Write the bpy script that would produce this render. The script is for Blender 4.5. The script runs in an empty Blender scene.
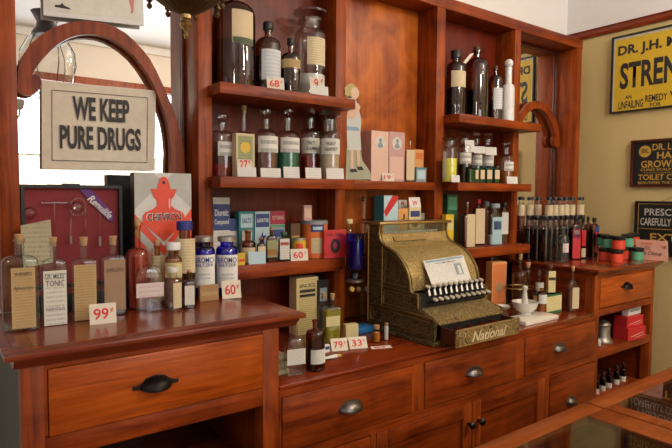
import bpy, bmesh, math, random
from mathutils import Vector, Matrix
random.seed(7)
S = bpy.context.scene
COL = S.collection
R_ = math.radians

# ------------------------------------------------------------------ camera
F_PX = 551.137
YAW, PITCH, ROLL = R_(36.4695), R_(3.0967), R_(.3629)
EYE = Vector((0, -2.0, 1.53))
fw = Vector((math.sin(YAW)*math.cos(PITCH), math.cos(YAW)*math.cos(PITCH), -math.sin(PITCH)))
rt = Vector((math.cos(YAW), -math.sin(YAW), 0)); up = rt.cross(fw)
rt, up = math.cos(ROLL)*rt + math.sin(ROLL)*up, -math.sin(ROLL)*rt + math.cos(ROLL)*up
cam = bpy.data.cameras.new('camera'); co = bpy.data.objects.new('camera', cam); COL.objects.link(co)
cam.sensor_width = 36; cam.lens = F_PX/672*36; cam.clip_start = .02; cam.clip_end = 60
m = Matrix((rt, up, -fw)).transposed().to_4x4(); m.translation = EYE
co.matrix_world = m; S.camera = co

def at(u, v, X=None, Y=None, Z=None):
    """the point of a plane of the room that a pixel of the photograph shows"""
    d = fw + rt*((u-336)/F_PX) + up*((224-v)/F_PX)
    t = (X-EYE.x)/d.x if X is not None else (Y-EYE.y)/d.y if Y is not None else (Z-EYE.z)/d.z
    return EYE + d*t
def zat(u, v, x, y):
    d = fw + rt*((u-336)/F_PX) + up*((224-v)/F_PX)
    return EYE.z + d.z*math.hypot(x-EYE.x, y-EYE.y)/math.hypot(d.x, d.y)
def dep(x, y, z=1.3): return (Vector((x, y, z))-EYE).dot(fw)

# ------------------------------------------------------------------ world, light, exposure
w = bpy.data.worlds.new('world'); S.world = w; w.use_nodes = True
w.node_tree.nodes['Background'].inputs[0].default_value = (.9, .95, 1, 1)
w.node_tree.nodes['Background'].inputs[1].default_value = .12
def area(name, loc, target, sx, sy, power, col):
    l = bpy.data.lights.new(name, 'AREA'); l.shape = 'RECTANGLE'; l.size = sx; l.size_y = sy
    l.energy = power; l.color = col
    o = bpy.data.objects.new(name, l); COL.objects.link(o); o.location = loc
    o.rotation_euler = (Vector(target)-Vector(loc)).to_track_quat('-Z', 'Y').to_euler()
area('shop_window_daylight', (1.65, -4.62, 1.9), (1.65, 0, 1.9), 2.0, 1.72, 56, (.86, .93, 1))
area('side_fill_light', (-2.42, -1.6, 1.8), (1, -1.4, 1.5), 1.9, 1.8, 5, (.84, .92, 1))  # weak cool fill light from the left, added outside an unseen opening
def lamp(name, loc, power, col, rad=.12):
    l = bpy.data.lights.new(name, 'POINT'); l.energy = power; l.color = col; l.shadow_soft_size = rad
    o = bpy.data.objects.new(name, l); COL.objects.link(o); o.location = loc
lamp('unseen_warm_light', (2.2, -2.6, 2.85), 56, (1, .87, .72))
lamp('unseen_warm_light', (3.0, -1.9, 2.9), 26, (1, .82, .62))
lamp('unseen_warm_light', (-.9, -3.3, 2.75), 22, (1, .88, .74))  # unseen fill light, added to brighten the front wall and ceiling
S.view_settings.view_transform = 'Standard'; S.view_settings.look = 'None'
S.view_settings.exposure = .22; S.view_settings.gamma = 1; S.view_settings.use_curve_mapping = False
try:
    S.cycles.max_bounces = 12; S.cycles.transparent_max_bounces = 24; S.cycles.glossy_bounces = 6
except Exception: pass

# ------------------------------------------------------------------ materials
M = {}
def nodes(name):
    mt = bpy.data.materials.new(name); mt.use_nodes = True; nt = mt.node_tree
    return mt, nt, nt.nodes['Principled BSDF'], nt.nodes.new, nt.links.new
def plain(name, c, rough=.5, metal=0, coat=0, spec=.5, var=.82):
    mt, nt, b, N, L = nodes(name)
    b.inputs['Base Color'].default_value = (*c, 1); b.inputs['Roughness'].default_value = rough
    b.inputs['Metallic'].default_value = metal; b.inputs['Coat Weight'].default_value = coat
    b.inputs['Specular IOR Level'].default_value = spec
    t = N('ShaderNodeTexNoise'); t.inputs['Scale'].default_value = 40
    g = N('ShaderNodeNewGeometry'); L(g.outputs['Position'], t.inputs['Vector'])
    mx = N('ShaderNodeMix'); mx.data_type = 'RGBA'; mx.blend_type = 'MULTIPLY'
    mx.inputs[6].default_value = (*c, 1); mx.inputs[7].default_value = (var, var, var, 1)
    L(t.outputs['Fac'], mx.inputs[0]); L(mx.outputs[2], b.inputs['Base Color'])
    M[name] = mt; return mt
def wood(name, axis, dark, light, rough=.3, coat=.25, scale=1.0, mottle=.35):
    mt, nt, b, N, L = nodes(name)
    g = N('ShaderNodeNewGeometry'); mp = N('ShaderNodeMapping'); L(g.outputs['Position'], mp.inputs['Vector'])
    sc = [26*scale]*3; sc[axis] = 1.6*scale; mp.inputs['Scale'].default_value = sc
    n1 = N('ShaderNodeTexNoise'); n1.inputs['Scale'].default_value = 1.6; n1.inputs['Detail'].default_value = 7; n1.inputs['Roughness'].default_value = .62
    n1.inputs['Distortion'].default_value = .6
    L(mp.outputs[0], n1.inputs['Vector'])
    n2 = N('ShaderNodeTexNoise'); n2.inputs['Scale'].default_value = 4.5; n2.inputs['Detail'].default_value = 3; n2.inputs['Distortion'].default_value = 1.2
    L(g.outputs['Position'], n2.inputs['Vector'])
    mth = N('ShaderNodeMath'); mth.operation = 'MULTIPLY_ADD'
    L(n2.outputs['Fac'], mth.inputs[0]); mth.inputs[1].default_value = mottle
    sub = N('ShaderNodeMath'); sub.operation = 'MULTIPLY'; sub.inputs[1].default_value = 1-mottle; L(n1.outputs['Fac'], sub.inputs[0])
    L(sub.outputs[0], mth.inputs[2])
    cr = N('ShaderNodeValToRGB'); cr.color_ramp.elements[0].position = .34; cr.color_ramp.elements[1].position = .66
    cr.color_ramp.elements[0].color = (*dark, 1); cr.color_ramp.elements[1].color = (*light, 1)
    L(mth.outputs[0], cr.inputs[0]); L(cr.outputs[0], b.inputs['Base Color'])
    bp = N('ShaderNodeBump'); bp.inputs['Strength'].default_value = .08; bp.inputs['Distance'].default_value = .002
    L(n1.outputs['Fac'], bp.inputs['Height']); L(bp.outputs[0], b.inputs['Normal'])
    b.inputs['Specular IOR Level'].default_value = .26; b.inputs['Roughness'].default_value = rough; b.inputs['Coat Weight'].default_value = coat; b.inputs['Coat Roughness'].default_value = .22
    M[name] = mt; return mt
def glass(name, col, edge, gl=.9, rough=.03, wavy=.25):
    """thin clear glass: tinted see-through, darker where one looks along the wall, mirror reflection by Fresnel"""
    mt = bpy.data.materials.new(name); mt.use_nodes = True; nt = mt.node_tree; nt.nodes.clear()
    N, L = nt.nodes.new, nt.links.new
    out = N('ShaderNodeOutputMaterial'); tr = N('ShaderNodeBsdfTransparent'); gs = N('ShaderNodeBsdfGlossy')
    gs.inputs['Roughness'].default_value = rough; gs.inputs['Color'].default_value = (gl, gl, gl, 1)
    lw = N('ShaderNodeLayerWeight'); lw.inputs[0].default_value = .35
    mx = N('ShaderNodeMix'); mx.data_type = 'RGBA'; mx.inputs[6].default_value = (*col, 1); mx.inputs[7].default_value = (*edge, 1)
    L(lw.outputs['Facing'], mx.inputs[0]); L(mx.outputs[2], tr.inputs['Color'])
    l2 = N('ShaderNodeLayerWeight'); l2.inputs[0].default_value = .5
    pw_ = N('ShaderNodeMath'); pw_.operation = 'POWER'; pw_.inputs[1].default_value = 4; L(l2.outputs['Facing'], pw_.inputs[0])
    fr = N('ShaderNodeMath'); fr.operation = 'MULTIPLY_ADD'; fr.inputs[1].default_value = .85; fr.inputs[2].default_value = .08; L(pw_.outputs[0], fr.inputs[0])
    nz = N('ShaderNodeTexNoise'); nz.inputs['Scale'].default_value = 30
    g = N('ShaderNodeNewGeometry'); L(g.outputs['Position'], nz.inputs['Vector'])
    bp = N('ShaderNodeBump'); bp.inputs['Strength'].default_value = wavy; bp.inputs['Distance'].default_value = .004
    L(nz.outputs['Fac'], bp.inputs['Height']); L(bp.outputs[0], gs.inputs['Normal'])
    ms = N('ShaderNodeMixShader'); L(fr.outputs[0], ms.inputs[0]); L(tr.outputs[0], ms.inputs[1]); L(gs.outputs[0], ms.inputs[2])
    L(ms.outputs[0], out.inputs['Surface']); M[name] = mt; return mt
def liquid(name, col, clear=.35):
    mt = bpy.data.materials.new(name); mt.use_nodes = True; nt = mt.node_tree
    N, L = nt.nodes.new, nt.links.new; b = nt.nodes['Principled BSDF']; out = nt.nodes['Material Output']
    b.inputs['Base Color'].default_value = (*col, 1); b.inputs['Roughness'].default_value = .2
    tr = N('ShaderNodeBsdfTransparent'); tr.inputs['Color'].default_value = (*[min(1, c*1.5) for c in col], 1)
    ms = N('ShaderNodeMixShader'); ms.inputs[0].default_value = clear
    L(b.outputs[0], ms.inputs[1]); L(tr.outputs[0], ms.inputs[2]); L(ms.outputs[0], out.inputs['Surface'])
    M[name] = mt; return mt
def printed(name, base, ink, lines=14, dens=.5, rough=.75):
    """paper carrying rows of small print too fine to read"""
    mt, nt, b, N, L = nodes(name)
    tc = N('ShaderNodeTexCoord'); sp = N('ShaderNodeSeparateXYZ'); L(tc.outputs['Generated'], sp.inputs[0])
    a = N('ShaderNodeMath'); a.operation = 'MULTIPLY'; a.inputs[1].default_value = lines*6.283; L(sp.outputs[2], a.inputs[0])
    s = N('ShaderNodeMath'); s.operation = 'SINE'; L(a.outputs[0], s.inputs[0])
    gt = N('ShaderNodeMath'); gt.operation = 'GREATER_THAN'; gt.inputs[1].default_value = .1; L(s.outputs[0], gt.inputs[0])
    fl = N('ShaderNodeMath'); fl.operation = 'MULTIPLY'; fl.inputs[1].default_value = lines; L(sp.outputs[2], fl.inputs[0])
    fl2 = N('ShaderNodeMath'); fl2.operation = 'FLOOR'; L(fl.outputs[0], fl2.inputs[0])
    cb = N('ShaderNodeCombineXYZ'); xs = N('ShaderNodeMath'); xs.operation = 'MULTIPLY'; xs.inputs[1].default_value = 38
    L(sp.outputs[0], xs.inputs[0]); L(xs.outputs[0], cb.inputs[0]); L(fl2.outputs[0], cb.inputs[1])
    nz = N('ShaderNodeTexNoise'); nz.inputs['Scale'].default_value = 1; nz.inputs['Detail'].default_value = 1; L(cb.outputs[0], nz.inputs['Vector'])
    g2 = N('ShaderNodeMath'); g2.operation = 'GREATER_THAN'; g2.inputs[1].default_value = 1-dens; L(nz.outputs['Fac'], g2.inputs[0])
    ab = N('ShaderNodeMath'); ab.operation = 'SUBTRACT'; ab.inputs[1].default_value = .5; L(sp.outputs[0], ab.inputs[0])
    ab2 = N('ShaderNodeMath'); ab2.operation = 'ABSOLUTE'; L(ab.outputs[0], ab2.inputs[0])
    lt = N('ShaderNodeMath'); lt.operation = 'LESS_THAN'; lt.inputs[1].default_value = .41; L(ab2.outputs[0], lt.inputs[0])
    p = N('ShaderNodeMath'); p.operation = 'MULTIPLY'; L(gt.outputs[0], p.inputs[0]); L(g2.outputs[0], p.inputs[1])
    p2 = N('ShaderNodeMath'); p2.operation = 'MULTIPLY'; L(p.outputs[0], p2.inputs[0]); L(lt.outputs[0], p2.inputs[1])
    p3 = N('ShaderNodeMath'); p3.operation = 'MULTIPLY'; p3.inputs[1].default_value = .45; L(p2.outputs[0], p3.inputs[0])
    st = N('ShaderNodeTexNoise'); st.inputs['Scale'].default_value = 6; st.inputs['Detail'].default_value = 4; L(tc.outputs['Object'], st.inputs['Vector'])
    m0 = N('ShaderNodeMix'); m0.data_type = 'RGBA'; m0.inputs[6].default_value = (*base, 1); m0.inputs[7].default_value = (*[c*.72 for c in base], 1); L(st.outputs['Fac'], m0.inputs[0])
    mx = N('ShaderNodeMix'); mx.data_type = 'RGBA'; mx.inputs[7].default_value = (*ink, 1)
    L(m0.outputs[2], mx.inputs[6]); L(p3.outputs[0], mx.inputs[0]); L(mx.outputs[2], b.inputs['Base Color'])
    b.inputs['Roughness'].default_value = rough; b.inputs['Specular IOR Level'].default_value = .25
    M[name] = mt; return mt
def engraved(name, lo, hi, scale, rough=.42, strength=.8, metal=.75):
    mt, nt, b, N, L = nodes(name)
    g = N('ShaderNodeNewGeometry')
    nz = N('ShaderNodeTexNoise'); nz.inputs['Scale'].default_value = scale*.35; nz.inputs['Detail'].default_value = 1; nz.inputs['Distortion'].default_value = 3.5
    L(g.outputs['Position'], nz.inputs['Vector'])
    a = N('ShaderNodeMath'); a.operation = 'MULTIPLY'; a.inputs[1].default_value = 34; L(nz.outputs['Fac'], a.inputs[0])
    s = N('ShaderNodeMath'); s.operation = 'SINE'; L(a.outputs[0], s.inputs[0])
    h = N('ShaderNodeMapRange'); h.inputs['From Min'].default_value = -.5; h.inputs['From Max'].default_value = .6; L(s.outputs[0], h.inputs['Value'])
    mx = N('ShaderNodeMix'); mx.data_type = 'RGBA'; mx.inputs[6].default_value = (*lo, 1); mx.inputs[7].default_value = (*hi, 1)
    L(h.outputs[0], mx.inputs[0]); L(mx.outputs[2], b.inputs['Base Color'])
    bp = N('ShaderNodeBump'); bp.inputs['Strength'].default_value = strength; bp.inputs['Distance'].default_value = .003
    L(h.outputs[0], bp.inputs['Height']); L(bp.outputs[0], b.inputs['Normal'])
    b.inputs['Metallic'].default_value = metal; b.inputs['Roughness'].default_value = rough
    M[name] = mt; return mt

wood('wood_h', 0, (.080, .008, .0015), (.36, .062, .006), coat=.03, rough=.4)
wood('wood_v', 2, (.095, .010, .0015), (.41, .078, .008), coat=.03, rough=.4)
wood('wood_y', 1, (.10, .012, .003), (.30, .045, .007))
wood('wood_drawer', 0, (.23, .034, .003), (.52, .105, .008), rough=.34, scale=1.5, mottle=.2)
wood('wood_top', 0, (.11, .011, .002), (.29, .043, .006), rough=.2, coat=.5, mottle=.2)
wood('wood_top_edge', 0, (.10, .014, .007), (.24, .040, .012), rough=.22, coat=.5)
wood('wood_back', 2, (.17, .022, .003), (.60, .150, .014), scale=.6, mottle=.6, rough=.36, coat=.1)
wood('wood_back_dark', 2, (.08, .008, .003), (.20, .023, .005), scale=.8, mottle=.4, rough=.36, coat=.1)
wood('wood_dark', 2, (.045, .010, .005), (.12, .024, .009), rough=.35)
wood('wood_floor', 1, (.10, .04, .015), (.26, .12, .045), rough=.4)
wood('wood_case', 0, (.15, .028, .005), (.34, .080, .012), rough=.3, coat=.1)
plain('paint_white', (.80, .79, .78), .7, var=.95); plain('paint_tan', (.66, .50, .22), .75, var=.93)
plain('paint_beige', (.78, .70, .60), .75, var=.95); plain('ceiling_white', (.84, .85, .86), .8, var=.96)
plain('green_side', (.05, .055, .03), .5)
plain('card', (.83, .76, .62), .75, spec=.2); plain('white_card', (.86, .85, .80), .75, spec=.2)
plain('aged_card', (.76, .68, .56), .8, spec=.2); plain('red_ink', (.75, .03, .03), .6); plain('black_ink', (.025, .02, .02), .6)
plain('blue_ink', (.02, .03, .22), .6); plain('cork', (.55, .33, .15), .85); plain('black_cap', (.015, .014, .014), .35)
plain('tin_cap', (.50, .48, .44), .35, .8); plain('white_glass', (.82, .82, .80), .25, coat=.5)
plain('black', (.012, .012, .012), .45); plain('red_lining', (.24, .025, .03), .8); plain('purple', (.13, .03, .22), .6)
plain('orange_red', (.80, .075, .03), .5); plain('grey_panel', (.50, .50, .47), .6); plain('silver_panel', (.68, .68, .66), .5)
plain('red_box', (.62, .025, .03), .45); plain('crimson', (.40, .03, .06), .55); plain('teal', (.03, .25, .27), .5)
plain('navy', (.03, .06, .22), .5); plain('light_blue', (.50, .68, .74), .55); plain('yellow', (.75, .50, .03), .5)
plain('dark_green', (.03, .14, .06), .5); plain('mint', (.12, .42, .25), .5); plain('orange', (.82, .19, .04), .45)
plain('pale_orange', (.80, .38, .12), .6); plain('pink_paper', (.80, .40, .30), .7); plain('pale_pink', (.80, .52, .42), .7)
plain('mauve_pink', (.60, .36, .34), .7); plain('cream', (.80, .66, .36), .7); plain('kraft', (.45, .26, .12), .8)
plain('iron', (.045, .04, .038), .38, .85); plain('nickel', (.32, .29, .26), .3, .9); plain('pewter', (.42, .38, .32), .38, .85)
plain('gold_paint', (.60, .36, .06), .5); plain('sign_yellow', (.72, .47, .02), .45); plain('silver_paint', (.60, .58, .52), .5)
plain('marble', (.85, .80, .70), .3, coat=.3); plain('ceramic', (.85, .82, .74), .2, coat=.6); plain('blue_plastic', (.03, .20, .50), .4)
plain('grey_metal', (.33, .35, .36), .45, .3); plain('skin', (.72, .50, .36), .7); plain('blond', (.50, .40, .17), .8)
plain('dress', (.60, .62, .58), .7); plain('blue_sash', (.22, .38, .50), .7); plain('grey_green', (.42, .42, .30), .8)
plain('curtain', (.80, .70, .55), .9); plain('powder_white', (.82, .80, .76), .9); plain('powder_beige', (.55, .42, .27), .9)
plain('powder_yellow', (.85, .80, .04), .8); plain('off_white', (.70, .68, .60), .6); plain('brown_stone', (.12, .05, .02), .6)
plain('gold_bright', (.85, .72, .42), .4, .3); plain('brass', (.42, .29, .11), .32, .9); plain('dark_brass', (.16, .11, .05), .38, .9); plain('lead', (.06, .05, .05), .5, .5)
plain('key_pad', (.50, .46, .36), .5, .3); plain('shadow_gap', (.02, .01, .006), .8); plain('slate', (.28, .34, .36), .6)
plain('print_paper', (.80, .78, .70), .7); plain('frame_white', (.80, .79, .76), .5); plain('faded_red', (.75, .28, .25), .7)
engraved('brass_eng', (.27, .18, .06), (.66, .50, .21), 95, strength=.6, metal=.6)
engraved('brass_dark_eng', (.06, .04, .015), (.30, .21, .09), 70, strength=1.0)
engraved('brass_front_eng', (.20, .13, .045), (.56, .42, .19), 60, strength=.9, metal=.6)
printed('lab_white', (.82, .80, .72), (.12, .10, .10), 12); printed('lab_tan', (.58, .40, .19), (.15, .08, .04), 20)
printed('lab_brown', (.42, .27, .17), (.12, .07, .05), 18, .4); printed('lab_cream', (.78, .66, .42), (.22, .15, .08), 12)
printed('lab_cream2', (.78, .62, .40), (.35, .25, .15), 7, .35); printed('lab_blue', (.46, .66, .72), (.1, .2, .4), 9, .4)
printed('lab_greenish', (.40, .42, .22), (.1, .1, .05), 9); printed('lab_script', (.82, .80, .74), (.05, .05, .06), 2, .6)
printed('lab_pink', (.80, .70, .66), (.5, .15, .2), 3); printed('lab_card', (.84, .82, .78), (.45, .42, .42), 4, .5)
printed('lab_violet', (.74, .76, .78), (.25, .28, .5), 8); printed('lab_yellow', (.80, .70, .35), (.15, .12, .05), 9)
printed('box_cream', (.76, .62, .28), (.15, .10, .05), 26, .55); printed('pamphlet', (.48, .42, .27), (.12, .12, .08), 10)
printed('box_pink', (.82, .55, .45), (.45, .15, .15), 14, .35); printed('box_orange', (.78, .24, .08), (.35, .08, .02), 14, .45)
printed('paper_white', (.80, .78, .72), (.3, .28, .3), 16, .5)
glass('glass_clear', (.975, .975, .965), (.60, .63, .60)); glass('glass_frost', (.72, .78, .70), (.40, .46, .40), rough=.35); glass('glass_aqua', (.88, .94, .90), (.50, .60, .53))
glass('glass_amber', (.58, .26, .06), (.10, .028, .006)); glass('glass_brown', (.46, .19, .055), (.08, .02, .006))
glass('glass_blue', (.10, .13, .88), (.02, .03, .45)); glass('glass_green', (.18, .40, .20), (.03, .10, .04))
glass('glass_honey', (.82, .50, .20), (.30, .12, .03)); glass('pane', (.93, .95, .93), (.6, .68, .64), rough=.01, wavy=0)
liquid('liq_red', (.38, .03, .025)); liquid('liq_green', (.01, .23, .11)); liquid('liq_brightgreen', (.03, .55, .02))
liquid('liq_amber', (.45, .12, .01)); liquid('liq_dark', (.012, .008, .006), .1); liquid('liq_brown', (.13, .045, .03), .2)
liquid('liq_yellow', (.60, .52, .05), .5); liquid('liq_pinkish', (.32, .12, .09), .5); liquid('liq_orange', (.60, .10, .03), .3)
liquid('liq_navy', (.006, .01, .13), .1); liquid('liq_blue', (.012, .02, .50), .15); liquid('liq_honey', (.6, .40, .06), .4)
mt, nt, b, N, L = nodes('mirror'); b.inputs['Base Color'].default_value = (.93, .93, .92, 1); b.inputs['Metallic'].default_value = 1; b.inputs['Roughness'].default_value = .005; M['mirror'] = mt

# ------------------------------------------------------------------ mesh tools
class MB:
    def __init__(s): s.bm = bmesh.new()
    def box(s, x0, x1, y0, y1, z0, z1, bev=0):
        r = bmesh.ops.create_cube(s.bm, size=1)
        for v in r['verts']:
            v.co = Vector(((x0+x1)/2+v.co.x*(x1-x0), (y0+y1)/2+v.co.y*(y1-y0), (z0+z1)/2+v.co.z*(z1-z0)))
        if bev:
            es = list({e for v in r['verts'] for e in v.link_edges})
            bmesh.ops.bevel(s.bm, geom=es, offset=bev, segments=2, affect='EDGES', profile=.5)
        return s
    def loft(s, rings, n=28, cx=0, cy=0, caps=True):
        """rings: (z, rx, ry, power) stacked superellipses"""
        prev = None; first = None
        for z, rx, ry, p in rings:
            vs = []
            for k in range(n):
                t = 2*math.pi*(k+.5)/n; c, q = math.cos(t), math.sin(t)
                vs.append(s.bm.verts.new((cx+rx*math.copysign(abs(c)**(2/p), c), cy+ry*math.copysign(abs(q)**(2/p), q), z)))
            if prev:
                for k in range(n): s.bm.faces.new((prev[k], prev[(k+1) % n], vs[(k+1) % n], vs[k]))
            else: first = vs
            prev = vs
        if caps: s.bm.faces.new(first[::-1]); s.bm.faces.new(prev)
        return s
    def lathe(s, prof, n=24, cx=0, cy=0, sy=1): return s.loft([(z, r, r*sy, 2) for r, z in prof], n, cx, cy)
    def tube(s, pts, r, n=8):
        pts = [Vector(p) for p in pts]; prev = None; first = None
        for i, p in enumerate(pts):
            d = (pts[min(i+1, len(pts)-1)]-pts[max(i-1, 0)]).normalized()
            a = d.cross(Vector((0, 0, 1)));
            if a.length < .05: a = d.cross(Vector((1, 0, 0)))
            a.normalize(); b2 = a.cross(d)
            rr = r[i] if isinstance(r, (list, tuple)) else r
            vs = [s.bm.verts.new(p+a*rr*math.cos(2*math.pi*k/n)+b2*rr*math.sin(2*math.pi*k/n)) for k in range(n)]
            if prev:
                for k in range(n): s.bm.faces.new((prev[k], prev[(k+1) % n], vs[(k+1) % n], vs[k]))
            else: first = vs
            prev = vs
        s.bm.faces.new(first[::-1]); s.bm.faces.new(prev); return s
    def prism(s, poly, a0, a1, axis='y'):
        """poly of 2-D points, extruded along y (points are x,z) or x (points are y,z) or z"""
        f = {'y': lambda p, a: (p[0], a, p[1]), 'x': lambda p, a: (a, p[0], p[1]), 'z': lambda p, a: (p[0], p[1], a)}[axis]
        A = [s.bm.verts.new(f(p, a0)) for p in poly]; B = [s.bm.verts.new(f(p, a1)) for p in poly]; n = len(poly)
        s.bm.faces.new(A); s.bm.faces.new(B[::-1])
        for k in range(n): s.bm.faces.new((A[k], B[k], B[(k+1) % n], A[(k+1) % n]))
        return s
    def quadslab(s, c, th):
        """four corners and a thickness behind them"""
        c = [Vector(p) for p in c]; n = (c[1]-c[0]).cross(c[2]-c[1]).normalized()
        A = [s.bm.verts.new(p) for p in c]; B = [s.bm.verts.new(p+n*th) for p in c]
        s.bm.faces.new(A); s.bm.faces.new(B[::-1])
        for k in range(4): s.bm.faces.new((A[k], B[k], B[(k+1) % 4], A[(k+1) % 4]))
        return s
    def arc(s, r, a0, a1, z0, z1, th=.0006, n=14, sy=1):
        """a curved patch round the z axis; angle 0 faces -y"""
        V = [[s.bm.verts.new((rr*math.sin(a0+(a1-a0)*k/n), -rr*sy*math.cos(a0+(a1-a0)*k/n), z)) for k in range(n+1)] for rr, z in ((r+th, z0), (r+th, z1), (r, z1), (r, z0))]
        for k in range(n):
            for j in range(4): s.bm.faces.new((V[j][k], V[j][k+1], V[(j+1) % 4][k+1], V[(j+1) % 4][k]))
        for k in (0, n): s.bm.faces.new([V[j][k] for j in range(4)])
        return s
    def build(s, name, mat, parent=None, loc=None, rz=0, smooth=True):
        bm = s.bm; bmesh.ops.recalc_face_normals(bm, faces=bm.faces)
        for f in bm.faces: f.smooth = smooth
        if smooth:
            for e in bm.edges:
                if len(e.link_faces) == 2 and e.calc_face_angle(0) > R_(38): e.smooth = False
        me = bpy.data.meshes.new(name); bm.to_mesh(me); bm.free()
        me.materials.append(M[mat] if isinstance(mat, str) else mat)
        o = bpy.data.objects.new(name, me); COL.objects.link(o); o.parent = parent
        if loc is not None: o.location = loc
        o.rotation_euler.z = rz
        return o
def tag(o, label, cat, group=None, kind=None):
    if label: o['label'] = label
    if cat: o['category'] = cat
    if group: o['group'] = group
    if kind: o['kind'] = kind
    return o
def thing(name, label, cat, loc=(0, 0, 0), rz=0, group=None):
    o = bpy.data.objects.new(name, None); COL.objects.link(o); o.location = loc; o.rotation_euler.z = rz
    o.empty_display_size = .02
    return tag(o, label, cat, group)
class Many:
    def __init__(s, *bx): s.b = bx
    def build(s, name, mat, parent): return [MB().box(*b).build(name, mat, parent) for b in s.b]
def struct(name, mb, mat):
    return tag(mb.build(name, mat, smooth=False), None, None, kind='structure')
def dup(root, loc, label=None, rz=None):
    r = root.copy(); COL.objects.link(r); r.location = loc
    if rz is not None: r.rotation_euler.z = rz
    if label: r['label'] = label
    for ch in list(root.children):
        c = ch.copy(); COL.objects.link(c); c.parent = r
        for g in list(ch.children):
            d = g.copy(); COL.objects.link(d); d.parent = c
    return r
def text(s, mat, parent, o, right, upv, h=None, w=None, name='lettering', bold=0, prefix=None, ext=.0004, center=False, shear=0):
    """lettering laid on a surface: lower left (or centre) o, capitals h high, w wide"""
    def mesh(t):
        cu = bpy.data.curves.new('t', 'FONT'); cu.body = t; cu.offset = bold*.45; cu.extrude = 0; cu.resolution_u = 3; cu.shear = shear
        ob = bpy.data.objects.new('t', cu); COL.objects.link(ob)
        dg = bpy.context.evaluated_depsgraph_get(); me = bpy.data.meshes.new_from_object(ob.evaluated_get(dg))
        bpy.data.objects.remove(ob); return me
    me = mesh(s); xs = [v.co.x for v in me.vertices]; ys = [v.co.y for v in me.vertices]
    x0, x1, y0, y1 = min(xs), max(xs), min(ys), max(ys)
    pw = x1-x0
    if prefix:
        mp = mesh(prefix); px = [v.co.x for v in mp.vertices]; pw = max(px)-min(px)
    sy = (h/(y1-y0)) if h else None
    sx = (w/pw) if w else sy
    if sy is None: sy = sx
    right = Vector(right).normalized(); upv = Vector(upv).normalized(); nrm = right.cross(upv)
    o = Vector(o)
    if center: o = o - right*(x1-x0)*sx/2 - upv*(y1-y0)*sy/2
    bm = bmesh.new(); bm.from_mesh(me)
    for v in bm.verts: v.co = o + right*(v.co.x-x0)*sx + upv*(v.co.y-y0)*sy + nrm*ext
    me2 = bpy.data.meshes.new(name); bm.to_mesh(me2); bm.free(); me2.materials.append(M[mat])
    ob = bpy.data.objects.new(name, me2); COL.objects.link(ob); ob.parent = parent
    return ob

# ------------------------------------------------------------------ the room
ZC = 3.3; XR = 3.61; YB = .19; YF = -4.5; XL = -2.3
struct('floor', MB().box(XL-.3, XR+.2, YF-.3, YB+.2, -.05, 0), 'wood_floor')
struct('ceiling', MB().box(XL-.3, XR+.2, YF-.3, YB+.2, ZC, ZC+.05), 'ceiling_white')
struct('wall_back', MB().box(XL-.1, XR+.1, YB, YB+.1, 0, ZC), 'paint_white')
struct('wall_right', MB().box(XR, XR+.1, YF, YB, 0, 2.60), 'paint_tan')
struct('wall_right_upper', MB().box(XR, XR+.1, YF, YB, 2.60, ZC), 'paint_white')
struct('trim_1', MB().prism([(XR, 2.588), (XR-.018, 2.588), (XR-.026, 2.605), (XR-.02, 2.63), (XR-.03, 2.638), (XR, 2.643)], YF, YB-.001), 'wood_y')
struct('wall_front', MB().box(XL, .60, YF-.1, YF, 0, ZC).box(2.70, XR, YF-.1, YF, 0, ZC).box(.60, 2.70, YF-.1, YF, 0, 1.0).box(.60, 2.70, YF-.1, YF, 2.80, ZC), 'paint_beige')
struct('trim_2', MB().box(XL, XR-.01, YF+.001, YF+.05, 3.20, 3.27), 'frame_white')
struct('window_1', MB().box(.5, 2.8, YF+.001, YF+.05, 2.75, 2.83).box(.5, .60, YF+.001, YF+.04, .95, 2.75).box(2.70, 2.8, YF+.001, YF+.04, .95, 2.75)
       .box(.5, 2.8, YF+.001, YF+.06, .9, .98).box(1.63, 1.67, YF-.07, YF-.02, 1, 2.75), 'wood_v')
struct('wall_left', MB().box(XL-.1, XL, YF, -2.6, 0, ZC).box(XL-.1, XL, -.6, YB, 0, ZC).box(XL-.1, XL, -2.6, -.6, 0, .85).box(XL-.1, XL, -2.6, -.6, 2.75, ZC), 'paint_beige')
struct('added_window', MB().box(XL+.001, XL+.05, -2.7, -.5, 2.7, 2.8).box(XL+.001, XL+.05, -2.7, -2.6, .85, 2.7).box(XL+.001, XL+.05, -.6, -.5, .85, 2.7).box(XL+.001, XL+.06, -2.7, -.5, .8, .88), 'wood_v')  # unseen window frame, added round the opening of the side fill
# cafe curtain across the shop window
cb = MB(); n = 150; pts = []
for k in range(n+1):
    x = .62+2.06*k/n; pts.append((x, YF+.09+.018*math.sin(k*.9)+.006*math.sin(k*2.3)))
poly = pts + [(x, y+.003) for x, y in pts[::-1]]
bmv = cb.bm
for k in range(n):
    a, b_ = pts[k], pts[k+1]
    q = [bmv.verts.new((a[0], a[1], 1.0)), bmv.verts.new((b_[0], b_[1], 1.0)), bmv.verts.new((b_[0], b_[1], 1.93)), bmv.verts.new((a[0], a[1], 1.93))]
    bmv.faces.new(q)
bmesh.ops.remove_doubles(bmv, verts=bmv.verts, dist=1e-5)
ct = thing('cafe_curtain', 'cream gathered cafe curtain across the lower half of the shop window', 'curtain', (0, 0, 0))
mtc = bpy.data.materials.new('curtain_cloth'); mtc.use_nodes = True; ntc = mtc.node_tree
trn = ntc.nodes.new('ShaderNodeBsdfTranslucent'); trn.inputs[0].default_value = (.85, .72, .55, 1)
mxs = ntc.nodes.new('ShaderNodeMixShader'); mxs.inputs[0].default_value = .5
ntc.nodes['Principled BSDF'].inputs['Base Color'].default_value = (.8, .7, .55, 1)
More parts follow.
